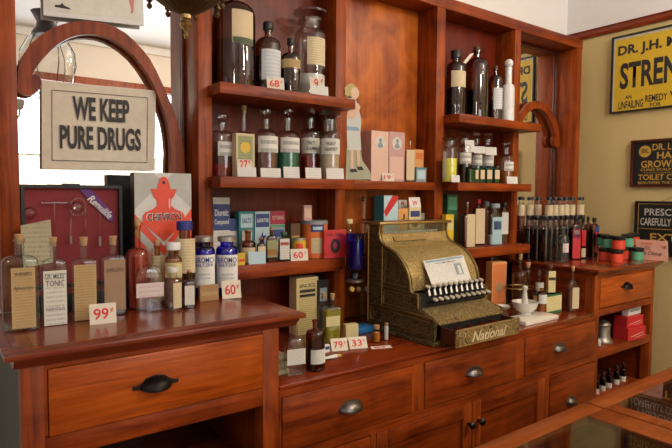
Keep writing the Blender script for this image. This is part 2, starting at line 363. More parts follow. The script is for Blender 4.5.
ntc.links.new(ntc.nodes['Principled BSDF'].outputs[0], mxs.inputs[1]); ntc.links.new(trn.outputs[0], mxs.inputs[2]); ntc.links.new(mxs.outputs[0], ntc.nodes['Material Output'].inputs[0])
cb.build('cloth', mtc, ct); MB().tube([(.61, YF+.09, 1.935), (2.69, YF+.09, 1.935)], .008).build('rod', 'brass', ct)

# ------------------------------------------------------------------ the hutch
ZT, ZB = 2.548, 2.49
def shelf_(p, x0, x1, y0, y1, z1, t=.042): return MB().box(x0, x1, y0, y1, z1-t, z1, .002).build('shelf', 'wood_h', p)
H = thing('display_hutch', 'tall reddish cherry back bar hutch with shelves, arches and mirrors', 'shelving', (0, 0, 0))
stiles = [(.177, .233), (.828, .884), (1.472, 1.528), (2.114, 2.176), (2.764, 2.820), (3.424, 3.480)]
for a, b_ in stiles: MB().box(a, b_, 0, .15, 1.151 if a < .8 or a > 2.7 else .921, ZB, .0015).build('stile', 'wood_v', H)
MB().box(.177, 3.484, -.002, .15, ZB, ZT, .002).build('top_rail', 'wood_h', H)
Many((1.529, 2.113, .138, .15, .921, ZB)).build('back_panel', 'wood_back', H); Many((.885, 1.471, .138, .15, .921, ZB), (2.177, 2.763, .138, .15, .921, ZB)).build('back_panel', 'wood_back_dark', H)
shelf_(H, .868, 1.50, -.108, .137, 1.940); shelf_(H, .868, 1.50, -.108, .137, 1.594); shelf_(H, 1.501, 2.113, -.004, .137, 1.594, .040)
shelf_(H, .868, 1.48, -.055, .137, 1.248, .055); shelf_(H, 1.53, 2.112, 0, .137, 1.248)
shelf_(H, 2.170, 3.0-.12, -.108, .137, 1.943) ; shelf_(H, 2.170, 2.80, -.108, .137, 1.594); shelf_(H, 2.170, 2.80, -.108, .137, 1.248, .05)
for x0, x1 in ((.2335, .8275), (2.8205, 3.4235)):
    MB().box(x0, x1, .145, .150, 1.151, ZB-.001).build('mirror', 'mirror', H, smooth=False)
    Many((x0, x0+.012, .128, .1445, 1.151, ZB-.001, .003), (x1-.012, x1, .128, .1445, 1.151, ZB-.001, .003), (x0+.012, x1-.012, .128, .1445, ZB-.02, ZB-.001, .003)).build('mirror_frame', 'wood_dark', H)
outer = [(17, 91), (18, 76), (19.5, 62.5), (24, 53), (31, 43.5), (39, 36.5), (47, 31), (55, 27), (62.5, 24.2), (70, 22.2), (78, 21), (88, 20.8), (97, 21.8), (107, 24), (116, 27.5), (125.5, 33), (134, 40.6), (143, 50), (150, 59), (157, 72), (162.5, 84), (167.5, 95), (172, 106), (177, 120), (181, 134), (184, 150), (185, 172)]
inner = [(170.5, 171), (171, 151), (169.5, 134), (167, 121), (162.5, 107), (158, 95), (153, 83), (147, 73), (141, 64), (133.5, 55), (125, 47.5), (117, 42), (109, 37.8), (100, 35), (91, 34), (81, 34.5), (72, 36.8), (64, 40.5), (56, 45.5), (49, 52), (42, 60), (37, 66.5), (32.8, 72.5), (32.2, 75)]
ball = [(35.8, 74), (39.4, 76.8), (41.6, 80.5), (41.8, 85), (38.5, 90.5), (34, 94), (28, 95.3), (22, 94)]
P2 = lambda u, v: (lambda p: (p.x, p.z))(at(u, v, Y=.1))
ar = [P2(*q) for q in outer] + [(P2(185, 172)[0], 1.152), (P2(170.5, 171)[0], 1.152)] + [P2(*q) for q in inner] + [P2(*q) for q in ball]
ar = [(max(x, .2345), z) for x, z in ar]
MB().prism(ar, .1, .127).build('arch', 'wood_v', H)
MB().prism([(3.657-x, z) for x, z in ar[::-1]], .1, .127).build('arch', 'wood_v', H)

# ------------------------------------------------------------------ cabinets
YC = -.512
def cup_pull(parent, x, z, y, wd, mat, scroll=False):
    mb = MB(); n, k = 14, 7; V = []
    for i in range(n+1):
        a = math.pi*i/n; row = []
        for j in range(k+1):
            b2 = (math.pi/2)*j/k
            rr = wd/2
            row.append(mb.bm.verts.new((x-rr*math.cos(a), y-.030*math.sin(b2)*math.sin(a)-.001, z-.004+.024*math.sin(a)*math.cos(b2)*1.05-.010*(j/k)*math.sin(a))))
        V.append(row)
    for i in range(n):
        for j in range(k): mb.bm.faces.new((V[i][j], V[i+1][j], V[i+1][j+1], V[i][j+1]))
    bmesh.ops.solidify(mb.bm, geom=list(mb.bm.faces), thickness=.0015)
    mb.prism([(x-wd/2-.004, z-.007), (x+wd/2+.004, z-.007), (x+wd/2, z+.006), (x+wd*.3, z+.022), (x, z+.027), (x-wd*.3, z+.022), (x-wd/2, z+.006)], y-.0015, y)
    if scroll:
        for s_ in (-1, 1): mb.prism([(x+s_*wd*.46, z+.010), (x+s_*wd*.62, z+.004), (x+s_*wd*.74, z+.006), (x+s_*wd*.74, z-.006), (x+s_*wd*.62, z-.006), (x+s_*wd*.46, z-.008)], y-.003, y-.0016)
    return mb.build('cup_pull', mat, parent)
def drawer(parent, x0, x1, z0, z1, y=YC, deep=.35, pull=None, mat='wood_drawer', wd=.1):
    d = MB().box(x0+.002, x1-.002, y-.004, y+.016, z0+.002, z1-.002, .0025).build('drawer', mat, parent)
    if pull: cup_pull(d, pull[0], pull[1], y-.004, wd, pull[2], pull[2] == 'iron')
    return d
def knob(parent, x, z, y, mat='iron'):
    o = MB().lathe([(.006, 0), (.006, .012), (.009, .016), (.015, .021), (.016, .027), (.012, .033), (.004, .036)], 20).build('knob', mat, parent)
    o.location = (x, y, z); o.rotation_euler = (R_(90), 0, 0); return o

# left raised cabinet
CL = thing('raised_cabinet', 'raised cherry cabinet with one wide drawer above an open shelf, carrying the old tonic bottles', 'cabinet', (0, 0, 0))
ZK = 1.150; ZL = .92
Many((.166, .215, YC, -.46, 0, 1.109, .001), (.215, .222, YC, -.46, .93, 1.109), (.822, .878, YC, -.46, 0, 1.109, .001)).build('stile', 'wood_v', CL)
MB().box(.222, .822, YC, -.48, 1.098, 1.109).build('upper_rail', 'wood_h', CL)
MB().box(.2155, .8215, YC, -.47, .870, .926, .001).build('lower_rail', 'wood_h', CL)
MB().box(.166, .184, -.459, .10, 0, 1.109).build('side_panel', 'green_side', CL)
MB().box(.860, .878, -.459, -.003, .925, 1.109).build('side_panel', 'wood_v', CL)
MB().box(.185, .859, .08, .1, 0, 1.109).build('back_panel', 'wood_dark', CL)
MB().box(.217, .859, -.458, .08, .60, .622, .001).build('lower_shelf', 'wood_h', CL)
drawer(CL, .222, .822, .926, 1.098, pull=(.487, 1.008, 'iron'), wd=.085)
tp = MB().box(.130, .960, -.545, -.001, 1.136, ZK, .002).box(.236, .825, -.001, .126, 1.136, ZK)
tp.build('worktop', 'wood_top_edge', CL)
MB().box(.20, .86, -.49, -.07, ZK-.0005, ZK+.0008).build('worktop_field', 'wood_top', CL)
MB().prism([(YC+.002, 1.110), (YC-.005, 1.110), (YC-.010, 1.120), (YC-.022, 1.128), (YC-.026, 1.1355), (YC+.002, 1.1355)], .15, .94, 'x').box(.150, .166, YC, -.01, 1.110, 1.1355).box(.878, .94, YC, -.01, 1.110, 1.1355).build('cornice', 'wood_top_edge', CL)

# low counter
CM = thing('low_counter', 'long low cherry counter with cup pull drawers and cupboard doors below', 'cabinet', (0, 0, 0))
MB().box(.880, 2.776, YC-.002, .137, .905, ZL, .002).build('worktop', 'wood_top', CM)
MB().box(.880, 2.806, YC, -.49, .881, .9045).build('upper_rail', 'wood_h', CM)
for x0, x1 in ((1.466, 1.531), (2.114, 2.178)): MB().box(x0, x1, YC, -.47, .696, .8805).build('stile', 'wood_v', CM)
Many((.880, .888, YC, -.47, .696, .8805), (2.79, 2.806, YC, -.47, .696, .8805)).build('stile', 'wood_v', CM)
MB().box(.880, 2.806, YC, -.47, .664, .6955).build('middle_rail', 'wood_h', CM)
drawer(CM, .888, 1.466, .696, .881, pull=(1.165, .79, 'nickel'), mat='wood_h')
drawer(CM, 1.531, 2.114, .696, .881, pull=(1.82, .79, 'nickel'), mat='wood_h')
drawer(CM, 2.178, 2.79, .696, .881, pull=(2.455, .79, 'nickel'), mat='wood_h')
def door(x0, x1, kx=None):
    d = MB().box(x0+.0555, x1-.0555, YC-.003, YC+.017, .60, .662, .002).build('door', 'wood_h', CM)
    for a_ in ((x0, x0+.055), (x1-.055, x1)): MB().box(*a_, YC-.003, YC+.017, .12, .662, .002).build('door_stile', 'wood_v', d)
    MB().box(x0+.0555, x1-.0555, YC-.003, YC+.017, .12, .18, .002).build('door_rail', 'wood_h', d)
    MB().box(x0+.056, x1-.056, YC+.009, YC+.016, .181, .599).build('door_panel', 'wood_h', d)
    if kx: knob(d, kx, .575, YC-.003)
    return d
Many((1.262, 1.286, YC, -.47, .1, .6635), (2.345, 2.385, YC, -.47, .1, .6635), (2.795, 2.806, YC, -.47, .1, .6635), (.880, .905, YC, -.47, .1, .6635)).build('stile', 'wood_v', CM)
door(1.29, 1.815, 1.79); door(1.820, 2.343, 1.855)
drawer(CM, 2.387, 2.793, .38, .660, pull=(2.575, .50, 'nickel'), mat='wood_h', wd=.08)
drawer(CM, .907, 1.260, .38, .660, pull=(1.09, .54, 'nickel'), mat='wood_h')
Many((.907, 1.260, YC, -.49, .1, .378), (2.387, 2.793, YC, -.49, .1, .378)).build('lower_panel', 'wood_h', CM)
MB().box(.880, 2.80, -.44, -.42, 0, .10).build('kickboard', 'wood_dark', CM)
Many((.880, .899, -.46, .137, .1, .9045), (2.786, 2.804, -.46, .137, .1, .9045)).build('side_panel', 'wood_v', CM)

# right raised cabinet
CR = thing('raised_cabinet', 'raised cherry cabinet with small drawer over two open shelves, against the tan wall', 'cabinet', (0, 0, 0))
Many((2.808, 2.828, YC, -.46, 0, .9045), (2.778, 2.828, YC, -.46, .9055, 1.112), (3.415, 3.452, YC, -.46, 0, 1.112, .001)).build('stile', 'wood_v', CR)
MB().box(2.778, 2.796, -.459, -.002, .9055, 1.112).build('side_panel', 'wood_y', CR); MB().box(2.808, 2.827, -.459, .10, 0, .9045).build('side_panel', 'wood_y', CR); MB().box(3.434, 3.452, -.459, .10, 0, 1.112).build('side_panel', 'wood_y', CR)
MB().box(2.8285, 3.4145, YC, -.47, 1.098, 1.112).build('upper_rail', 'wood_h', CR)
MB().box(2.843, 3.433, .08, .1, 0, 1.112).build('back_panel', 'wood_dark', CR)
drawer(CR, 2.829, 3.41, .936, 1.098, pull=(3.11, 1.03, 'iron'), mat='wood_drawer', wd=.085)
MB().box(2.8285, 3.4145, YC, -.47, .895, .932).build('middle_rail', 'wood_h', CR)
MB().box(2.8285, 3.4145, YC, .078, .665, .710, .001).build('shelf', 'wood_h', CR)
MB().box(2.8285, 3.4145, YC, .078, .395, .430, .001).build('shelf', 'wood_h', CR)
MB().box(2.755, 3.486, -.545, -.001, 1.136, ZK, .002).box(2.823, 3.422, -.001, .126, 1.136, ZK).build('worktop', 'wood_top', CR)
MB().prism([(YC+.002, 1.113), (YC-.005, 1.113), (YC-.010, 1.122), (YC-.022, 1.129), (YC-.026, 1.1355), (YC+.002, 1.1355)], 2.775, 3.476, 'x').box(2.775, 2.822, YC, -.01, 1.113, 1.1355).build('cornice', 'wood_top_edge', CR)

# ------------------------------------------------------------------ glass show cases in the foreground
def show_case(x0, x1, g0, g1, label):
    t = thing('glass_show_case', label, 'display case', (0, 0, 0)); y1 = -.985; y0 = -1.60; zt = .80
    Many((x0, x1, y1-.068, y1, zt-.03, zt, .003), (x0, x1, y0, y0+.07, zt-.03, zt, .003), (x0, g0, y0+.07, y1-.068, zt-.03, zt, .002), (g1, x1, y0+.07, y1-.068, zt-.03, zt, .002)).build('top_frame', 'wood_case', t)
    MB().box(g0+.0005, g1-.0005, y0+.0705, y1-.0685, zt-.009, zt-.002).build('glass_top', 'pane', t, smooth=False)
    MB().box(x0+.01, x1-.01, y1-.03, y1-.01, .05, zt-.031).build('rear_panel', 'wood_h', t)
    Many((x0+.01, x0+.03, y0+.01, y1-.031, .05, zt-.031), (x1-.03, x1-.01, y0+.01, y1-.031, .05, zt-.031)).build('end_panel', 'wood_y', t)
    MB().box(x0+.031, x1-.031, y0+.01, y0+.03, .05, .5).build('front_panel', 'wood_h', t)
    MB().box(x0+.031, x1-.031, y0+.012, y0+.018, .5005, zt-.031).build('front_glass', 'pane', t)
    MB().box(x0+.031, x1-.031, y0+.031, y1-.031, .49, .505).build('display_floor', 'wood_dark', t)
    MB().box(x0+.02, x1-.02, y0+.03, y1-.03, 0, .049).build('plinth', 'wood_dark', t)
show_case(.72, 1.850, .80, 1.744, 'nearest glass topped wooden show case, its corner below the cupboard doors')
show_case(1.858, 2.95, 1.920, 2.87, 'glass topped wooden show case beyond the seam, nearer the tan wall')

# ------------------------------------------------------------------ signs
def wall_sign(name, label, y_l, y_r, z0, z1, frame, face, fwid, x=XR-.002, th=.022):
    t = thing(name, label, 'sign', (0, 0, 0))
    MB().box(x-th*.55, x, y_r+fwid, y_l-fwid, z0+fwid, z1-fwid).build('panel', face, t, smooth=False)
    MB().box(x-th, x, y_r, y_l, z0, z0+fwid).box(x-th, x, y_r, y_l, z1-fwid, z1).box(x-th, x, y_r, y_r+fwid, z0+fwid-.0005, z1-fwid+.0005).box(x-th, x, y_l-fwid, y_l, z0+fwid-.0005, z1-fwid+.0005).build('frame', frame, t)
    return t, x-th*.55
def wtext(t, xf, s, mat, u0, v0, v1, u1=None, prefix=None, bold=.02, name='lettering'):
    a = at(u0, v1, X=xf); b2 = at(u0, v0, X=xf); wdt = None
    if u1 is not None: wdt = a.y-at(u1, v1, X=xf).y
    return text(s, mat, t, (xf, a.y, a.z), (0, -1, 0), (0, 0, 1), h=b2.z-a.z, w=wdt, prefix=prefix, bold=bold, ext=.0008, name=name)
YS = at(612.5, 76, X=XR).y; ZS = at(612.5, 38.6, X=XR).z
t, xf = wall_sign('enamel_sign', 'yellow strengthening remedy advertising sign in black frame high on the tan wall', at(612.5, 76, X=XR).y, -1.05, at(613, 114, X=XR).z, at(612.5, 38.6, X=XR).z, 'black', 'sign_yellow', .010)
Many((xf-.001, xf, -1.038, YS-.012, ZS-.024, ZS-.012), (xf-.001, xf, YS-.020, YS-.012, at(613, 114, X=XR).z+.012, ZS-.024)).build('inner_border', 'silver_paint', t)
wtext(t, xf, "DR. J.H. McLEAN'S", 'black_ink', 618, 46.5, 59, 661.5, 'DR. J.H.', .085)
wtext(t, xf, 'STRENGTHENING', 'black_ink', 619.5, 64, 90, 662.5, 'STRE', .07)
wtext(t, xf, 'AN', 'black_ink', 625, 95.5, 99.5, 631.5, bold=.05)
wtext(t, xf, 'UNFAILING', 'black_ink', 618.3, 102, 109.7, 643, bold=.05)
wtext(t, xf, 'REMEDY', 'black_ink', 645, 95.5, 102.3, 667.3, bold=.05)
wtext(t, xf, 'WEAK PEOPLE', 'black_ink', 669.5, 91, 98.5, bold=.05)
wtext(t, xf, 'FOR', 'black_ink', 650, 103, 106.8, 661, bold=.05)
t, xf = wall_sign('framed_sign', 'black hair grower sign with gold lettering and round monogram in brown frame', at(632.3, 160, X=XR).y, -.90, at(632.8, 187, X=XR).z, at(632, 141, X=XR).z, 'wood_dark', 'black', .014)
c = at(645, 151.5, X=xf); o = MB().lathe([(.036, 0), (.036, .001)], 28).build('monogram', 'gold_paint', t); o.location = (xf-.0002, c.y, c.z); o.rotation_euler = (0, R_(-90), 0)
text('JBL', 'black', t, (xf-.0015, c.y, c.z), (0, -1, 0), (0, 0, 1), h=.035, w=.05, bold=.03, center=True)
wtext(t, xf, 'DR. L', 'gold_paint', 652.5, 144, 150.5, 671.5, bold=.03)
wtext(t, xf, 'HAIR', 'gold_paint', 657, 152, 158.8, 672, 'HA', bold=.04)
wtext(t, xf, 'GROWER', 'gold_paint', 641, 161, 168, 671.5, 'GROW', bold=.04)
wtext(t, xf, 'CURES SCALP DISEASE', 'gold_paint', 640.5, 168.8, 171.3, 671, 'CURES SCALP')
MB().box(xf-.001, xf, -.88, -.36, *(lambda z: (z, z+.002))(at(650, 173, X=xf).z)).build('gold_rule', 'gold_paint', t)
wtext(t, xf, 'TOILET CREAM', 'gold_paint', 638, 174.6, 180.2, 672, 'TOILET C', bold=.04)
wtext(t, xf, 'BEAUTIFIES THE SKIN', 'gold_paint', 638, 181.6, 184, 670, 'BEAUTIFIES THE')
YH = at(636.6, 210, X=XR).y; ZH = at(636.6, 201, X=XR).z
t, xf = wall_sign('hanging_sign', 'black prescriptions sign with silver lettering and gold EXTRACTS, hanging behind the pink card', at(636.6, 210, X=XR).y, -1.02, 1.165, at(636.6, 201, X=XR).z, 'black', 'black', .008)
wtext(t, xf, 'PRESCRIPTIONS', 'silver_paint', 644.5, 208.4, 215.2, 671.5, 'PRESC', bold=.03)
wtext(t, xf, 'CAREFULLY COMPOUNDED', 'silver_paint', 640.3, 217.6, 225, 671, 'CAREFULLY', bold=.03)
wtext(t, xf, 'EXTRACTS', 'gold_paint', 650, 233, 240.5, 668, 'EX', bold=.03)
MB().box(xf-.0009, xf, -1.0, YH-.03, *(lambda z: (z, z+.003))(at(650, 229, X=xf).z)).box(xf-.0009, xf, YH-.020, YH-.017, 1.185, ZH-.018).box(xf-.0009, xf, -1.0, YH-.017, ZH-.018, ZH-.015).build('gold_rule', 'gold_paint', t)
MB().tube([(XR-.005, -.47, ZH), (XR-.004, -.58, ZH+.05), (XR-.005, -.69, ZH)], .0012, 6).build('hanging_wire', 'lead', t)

# the large card inside the left arch
t = thing('printed_card_sign', 'large cream card reading WE KEEP PURE DRUGS inside the arch', 'sign', (0, 0, 0))
ca = [at(42, 168.8, Y=.118), at(155, 170.7, Y=.118), at(156, 90.4, Y=.118), at(41.7, 80.3, Y=.118)]
MB().quadslab([ca[0], ca[1], ca[2], ca[3]], .0).bm.free()
mb = MB(); mb.quadslab([p+Vector((0, .002, 0)) for p in ca][::-1], .002); mb.build('card', 'aged_card', t, smooth=False)
def on(fx, fz): # position on the card
    lo = ca[0].lerp(ca[1], fx); hi = ca[3].lerp(ca[2], fx); p = lo.lerp(hi, fz); p.y = .1165; return p
for (a, b2) in (((.08, .10), (.92, .10)), ((.92, .10), (.92, .90)), ((.92, .90), (.08, .90)), ((.08, .90), (.08, .10))):
    p, q = on(*a), on(*b2); MB().tube([p, q], .0009, 4).build('border_line', 'black_ink', t)
rv = (on(1, .5)-on(0, .5))
text('WE KEEP', 'black_ink', t, on(.25, .575), rv, (0, 0, 1), h=.083, w=rv.length*.50, bold=.075)
text('PURE DRUGS', 'black_ink', t, on(.145, .235), rv, (0, 0, 1), h=.083, w=rv.length*.715, bold=.075)

# framed print at the head of the mirror
t = thing('framed_print', 'white framed print with small black crest and red figure above the arch', 'picture', (0, 0, 0))
p0, p1 = at(43.5, 15.5, Y=.118), at(143.5, 26, Y=.118)
zt = p1.z+.26
MB().prism([(p0.x, p0.z), (p1.x, p1.z), (p1.x, zt), (p0.x, zt-.02)], .114, .124).build('frame', 'frame_white', t)
MB().prism([(p0.x+.014, p0.z+.018), (p1.x-.026, p1.z+.018), (p1.x-.026, zt-.02), (p0.x+.014, zt-.04)], .1125, .1138).build('print', 'print_paper', t)
c = at(62, 6.5, Y=.112); MB().prism([(c.x-.022, c.z-.006), (c.x+.026, c.z-.005), (c.x+.024, c.z), (c.x+.008, c.z+.004), (c.x, c.z+.012), (c.x-.006, c.z+.004), (c.x-.022, c.z+.001)], .1115, .1124).build('crest', 'black_ink', t)
c = at(132, 8, Y=.112); MB().prism([(c.x-.004, c.z-.022), (c.x+.004, c.z-.016), (c.x+.008, c.z+.03), (c.x+.006, c.z+.08), (c.x-.008, c.z+.08), (c.x-.010, c.z+.02), (c.x-.003, c.z)], .1115, .1124).build('red_figure', 'faded_red', t)

# ------------------------------------------------------------------ makers of small things
def spot(u0, u1, vt, Z, Y=None, vb=None, k=1.0, rz=None, rnd=True):
    uc = (u0+u1)/2
    if Y is None: f = at(uc, vb, Z=Z); x, y = f.x, f.y
    else: f = at(uc, vt, Y=Y); x, y = f.x, Y
    W = (u1-u0)*dep(x, y)/F_PX
    # pixel width across the line of sight
    dirh = Vector((x-EYE.x, y-EYE.y)).normalized()
    ca_ = dirh.dot(Vector((fw.x, fw.y)).normalized()); W *= ca_
    face = math.atan2(x-EYE.x, y-EYE.y)      # angle of the line of sight from +y
    if rz is None: rz = -.35*face
    phi = face+rz
    if rnd: wd = W; d = W
    else:
        wd = W/(abs(math.cos(phi))+k*abs(math.sin(phi))); d = wd*k
    push = d/2 if rnd else d/2*abs(math.cos(phi))+wd/2*abs(math.sin(phi))
    if Y is None: x += dirh.x*push; y += dirh.y*push
    hgt = zat(uc, vt, x, y)-Z
    return x, y, wd, d, hgt, rz, phi, uc
def bottle(name, label, cat, u0, u1, vt, Z, Y=None, vb=None, shape='round', k=.5, gl='glass_clear', hs=.62, hn=.74, hg=.93, nr=.32,
           cap=('cork', 'cork'), labs=(), liq=None, group=None, rz=None, lipr=1.25, pw=5, n=28):
    """Y is the depth of the bottle's axis, vb the foot of the bottle in the photograph"""
    rnd = shape == 'round'
    x, y, wd, d, h, rz, phi, uc = spot(u0, u1, vt, Z, Y, vb, k, rz, rnd)
    t = thing(name, label, cat, (x, y, Z), rz, group)
    a, b2 = wd/2, d/2; r = nr*a if rnd else nr*wd/2; p = 2 if rnd else pw; rings = []
    c0 = min(.004, a*.1)
    rings += [(.0005, a-c0, b2-c0, p), (c0, a, b2, p), (h*hs, a, b2, p)]
    if hs < hn:
        for i in range(1, 7):
            s_ = i/6; q = 1-(1-math.cos(s_*math.pi/2))   # rounded shoulder
            rx = r+(a-r)*q**.9; ry = r+(b2-r)*q**.9 if b2 > r else b2+(r-b2)*s_
            rings.append((h*(hs+(hn-hs)*math.sin(s_*math.pi/2)*.85), rx, ry, p+(2-p)*s_))
    rings += [(h*hn, r, r, 2), (h*(hg-.035), r, r, 2), (h*(hg-.03), r*lipr, r*lipr, 2), (h*hg, r*lipr, r*lipr, 2)]
    MB().loft(rings, n).build('glass_body', gl, t)
    if liq:
        fr, lm = liq; q = .93
        lr = [(.004, (a-c0)*q, (b2-c0)*q, p)] + [(z, rx*q, ry*q, pp) for z, rx, ry, pp in rings[1:] if c0 < z < h*fr] 
        last = [g for g in rings if g[0] <= h*fr][-1]
        nxt = [g for g in rings if g[0] > h*fr][0]; ss = (h*fr-last[0])/max(1e-6, nxt[0]-last[0])
        lr.append((h*fr, (last[1]+(nxt[1]-last[1])*ss)*q, (last[2]+(nxt[2]-last[2])*ss)*q, last[3]))
        MB().loft(lr, n).build('contents', lm, t)
    kind, cm = cap
    if kind == 'cork': MB().lathe([(r*.8, h*(hg-.05)), (r*.88, h*hg), (r*1.05, h*.995), (r*.98, h)], 18).build('cork', cm, t)
    elif kind == 'cap': MB().lathe([(r*1.35, h*(hg-.05)), (r*1.42, h*(hg-.045)), (r*1.42, h*.985), (r*1.3, h)], 22).build('cap', cm, t)
    elif kind == 'flat': MB().lathe([(r*.8, h*(hg-.06)), (r*.85, h*hg), (r*.6, h*(hg+.01)), (r*1.3, h*(hg+(1-hg)*.35)), (r*1.9, h*(hg+(1-hg)*.55)), (r*1.9, h*(hg+(1-hg)*.8)), (r*1.2, h)], 22).build('stopper', cm, t)
    elif kind == 'facet': MB().lathe([(r*.75, h*(hg-.06)), (r*.8, h*hg), (r*.6, h*(hg+.01)), (r*1.5, h*(hg+(1-hg)*.3)), (r*1.8, h*(hg+(1-hg)*.6)), (r*1.5, h*(hg+(1-hg)*.9)), (r*.8, h)], 8).build('stopper', cm, t)
    elif kind == 'ball': MB().lathe([(r*.6, h*(hg-.03)), (r*.6, h*hg)] + [(max(.001, (1-hg)*h*.5*math.sin(R_(25+155*i/9))), h*(hg+(1-hg)*.5)-(1-hg)*h*.5*math.cos(R_(25+155*i/9))) for i in range(10)], 20).build('stopper', cm, t)
    for lb in labs:
        ul, ur, v0, v1, lm = lb[:5]; tx = lb[5] if len(lb) > 5 else ()
        z1 = zat(uc, v0, x, y)-Z; z0 = zat(uc, v1, x, y)-Z; z0 = max(z0, .002)
        ppm = F_PX/dep(x, y)*math.cos(math.atan2(x, y+2)-YAW)**-1
        xo = ((ul+ur)/2-uc)/ppm; wl = (ur-ul)/ppm
        if rnd:
            f = lambda u: math.asin(max(-.98, min(.98, (u-uc)/ppm/a)))
            a0, a1 = f(ul), f(ur); off = -phi  # towards the viewer in local frame
            MBl = MB().arc(a+.0005, a0+off, a1+off, z0, z1); lo = MBl.build('label', lm, t)
            am = (a0+a1)/2+off
            rr = Vector((math.cos(am), math.sin(am), 0)); cp = Vector(((a+.0025)*math.sin(am), -(a+.0025)*math.cos(am), 0))
            wl2 = 2*a*math.sin((a1-a0)/2)
        else:
            wl2 = min(wd*.96, wl/max(.5, math.cos(phi))); xo2 = max(-wd/2+wl2/2, min(wd/2-wl2/2, (xo-b2*math.sin(phi))/max(.5, math.cos(phi))))
            MBl = MB().box(xo2-wl2/2, xo2+wl2/2, -b2-.0012, -b2-.0002, z0, z1); lo = MBl.build('label', lm, t, smooth=False)
            rr = Vector((1, 0, 0)); cp = Vector((xo2, -b2-.0013, 0))
        for s_, zf, hf, wf, im in tx:
            ww = wl2*wf*(.85 if rnd else 1)
            text(s_, im, lo, cp+Vector((0, 0, z0+(z1-z0)*zf)), rr, (0, 0, 1), h=(z1-z0)*hf, w=ww, bold=.01, center=True, ext=.0003)
    return t
def carton(name, label, cat, u0, u1, vt, Z, Y=None, vb=None, dp=.04, front='card', deco=(), group=None, rz=0.0, body=None):
    """u0-u1 span the front face, Y is the depth of the front face"""
    uc = (u0+u1)/2
    f = at(uc, vb, Z=Z) if Y is None else at(uc, vt, Y=Y); x, y = f.x, f.y
    face = math.atan2(x, y+2)
    if rz == 0: a = at(u0, vt, Y=y).x; b2 = at(u1, vt, Y=y).x; wd = b2-a; x = (a+b2)/2
    else:
        wd = (u1-u0)*dep(x, y)/F_PX/max(.4, math.cos(face+rz))*math.cos(face-YAW)
    h = zat(uc, vt, x, y)-Z
    t = thing(name, label, cat, (x, y, Z), rz, group)
    MB().box(-wd/2, wd/2, 0, dp, 0, h, min(.0012, wd*.03)).build('carton' if not body else body, front, t, smooth=False)
    for ei, e in enumerate(deco):
        lv = .0004+.0004*ei
        if e[0] == 'r':
            _, x0, x1, z0, z1, mm = e[:6]
            MB().box(-wd/2+wd*x0, -wd/2+wd*x1, -lv, -.0001, h*z0, h*z1).build(e[6] if len(e) > 6 else 'printed_panel', mm, t, smooth=False)
        elif e[0] == 't':
            _, s_, xc, zc, wf, hf, mm = e
            text(s_, mm, t, (-wd/2+wd*xc, -lv, h*zc), (1, 0, 0), (0, 0, 1), h=h*hf, w=wd*wf, bold=.03, center=True)
        elif e[0] == 'l':
            _, z0, z1, mm = e; MB().box(-wd/2-.0006, wd/2+.0006, -.0006, dp+.0006, h*z0, h*z1).build('band', mm, t, smooth=False)
        elif e[0] == 's': # left side face
            _, mm = e; MB().box(-wd/2-.0008, -wd/2, .0005, dp-.0005, 0.001, h-.001).build('side_panel', mm, t, smooth=False)
        elif e[0] == 'p':
            _, pts_, mm, nm = e; MB().prism([(-wd/2+wd*a_, h*b_) for a_, b_ in pts_], -lv, -lv+.0004).build(nm, mm, t, smooth=False)
    return t
def price(txt, where, u0, u1, v0, v1, Z, Y=None, tilt=14, sheet='card', ink='red_ink', rz=None, small=False, nz=.5):
    uc = (u0+u1)/2
    f = at(uc, v1, Z=Z) if Y is None else at(uc, v0, Y=Y); x, y = f.x, f.y
    face = math.atan2(x, y+2); rz = -.5*face if rz is None else rz
    wd = (u1-u0)*dep(x, y)/F_PX*math.cos(face-YAW)/math.cos(face+rz); h = (v1-v0)*dep(x, y)/F_PX
    t = thing('price_card', where, 'price card', (x, y, Z+.0003), rz, 'price cards')
    cs, sn = math.cos(R_(tilt)), math.sin(R_(tilt))
    th = .0012
    mb = MB(); mb.prism([(0, 0), (h*sn, h*cs), (h*sn+th, h*cs), (th, 0)], -wd/2, wd/2, 'x'); mb.prism([(.001+th, 0), (h*sn*.6+th*1.2, h*cs*.6), (h*sn*.6+th*1.2+.001, h*cs*.6), (h*.45, 0)], -wd*.1, wd*.1, 'x')
    mb.build('card', sheet, t, smooth=False)
    if txt:
        text(txt[:-1] if txt[-1] == '¢' else txt, ink, t, (-wd*.07, h*sn*nz-.0012, h*cs*nz), (1, 0, 0), (0, sn, cs), h=h*min(.55, 1.7*(1-nz)), w=wd*.28*len(txt.strip('¢')), bold=.03, center=True, name='numerals')
        if txt[-1] == '¢': text('¢', ink, t, (wd*.34, h*sn*(nz+.18)-.0012, h*cs*(nz+.16)), (1, 0, 0), (0, sn, cs), h=h*.28, bold=.02, center=True, name='cent_mark')
    return t
def note(where, u0, u1, v0, v1, Z, Y, mat='lab_card', group='small white name cards', rz=None, tilt=8):
    x_ = at((u0+u1)/2, v0, Y=Y); face = math.atan2(x_.x, Y+2); rz = -.4*face if rz is None else rz
    wd = (u1-u0)*dep(x_.x, Y)/F_PX*math.cos(face-YAW)/math.cos(face+rz); h = (v1-v0)*dep(x_.x, Y)/F_PX
    cs, sn = math.cos(R_(tilt)), math.sin(R_(tilt))
    mb = MB().prism([(0, 0), (h*sn, h*cs), (h*sn+.001, h*cs), (.001, 0)], -wd/2, wd/2, 'x')
    mb.prism([(.002, 0), (h*sn*.5+.0012, h*cs*.5), (h*sn*.5+.002, h*cs*.5), (h*.4, 0)], -wd*.08, wd*.08, 'x')
    return tag(mb.build('name_card', mat, None, (x_.x, Y, Z+.0003), rz, smooth=False), where, 'card', group)

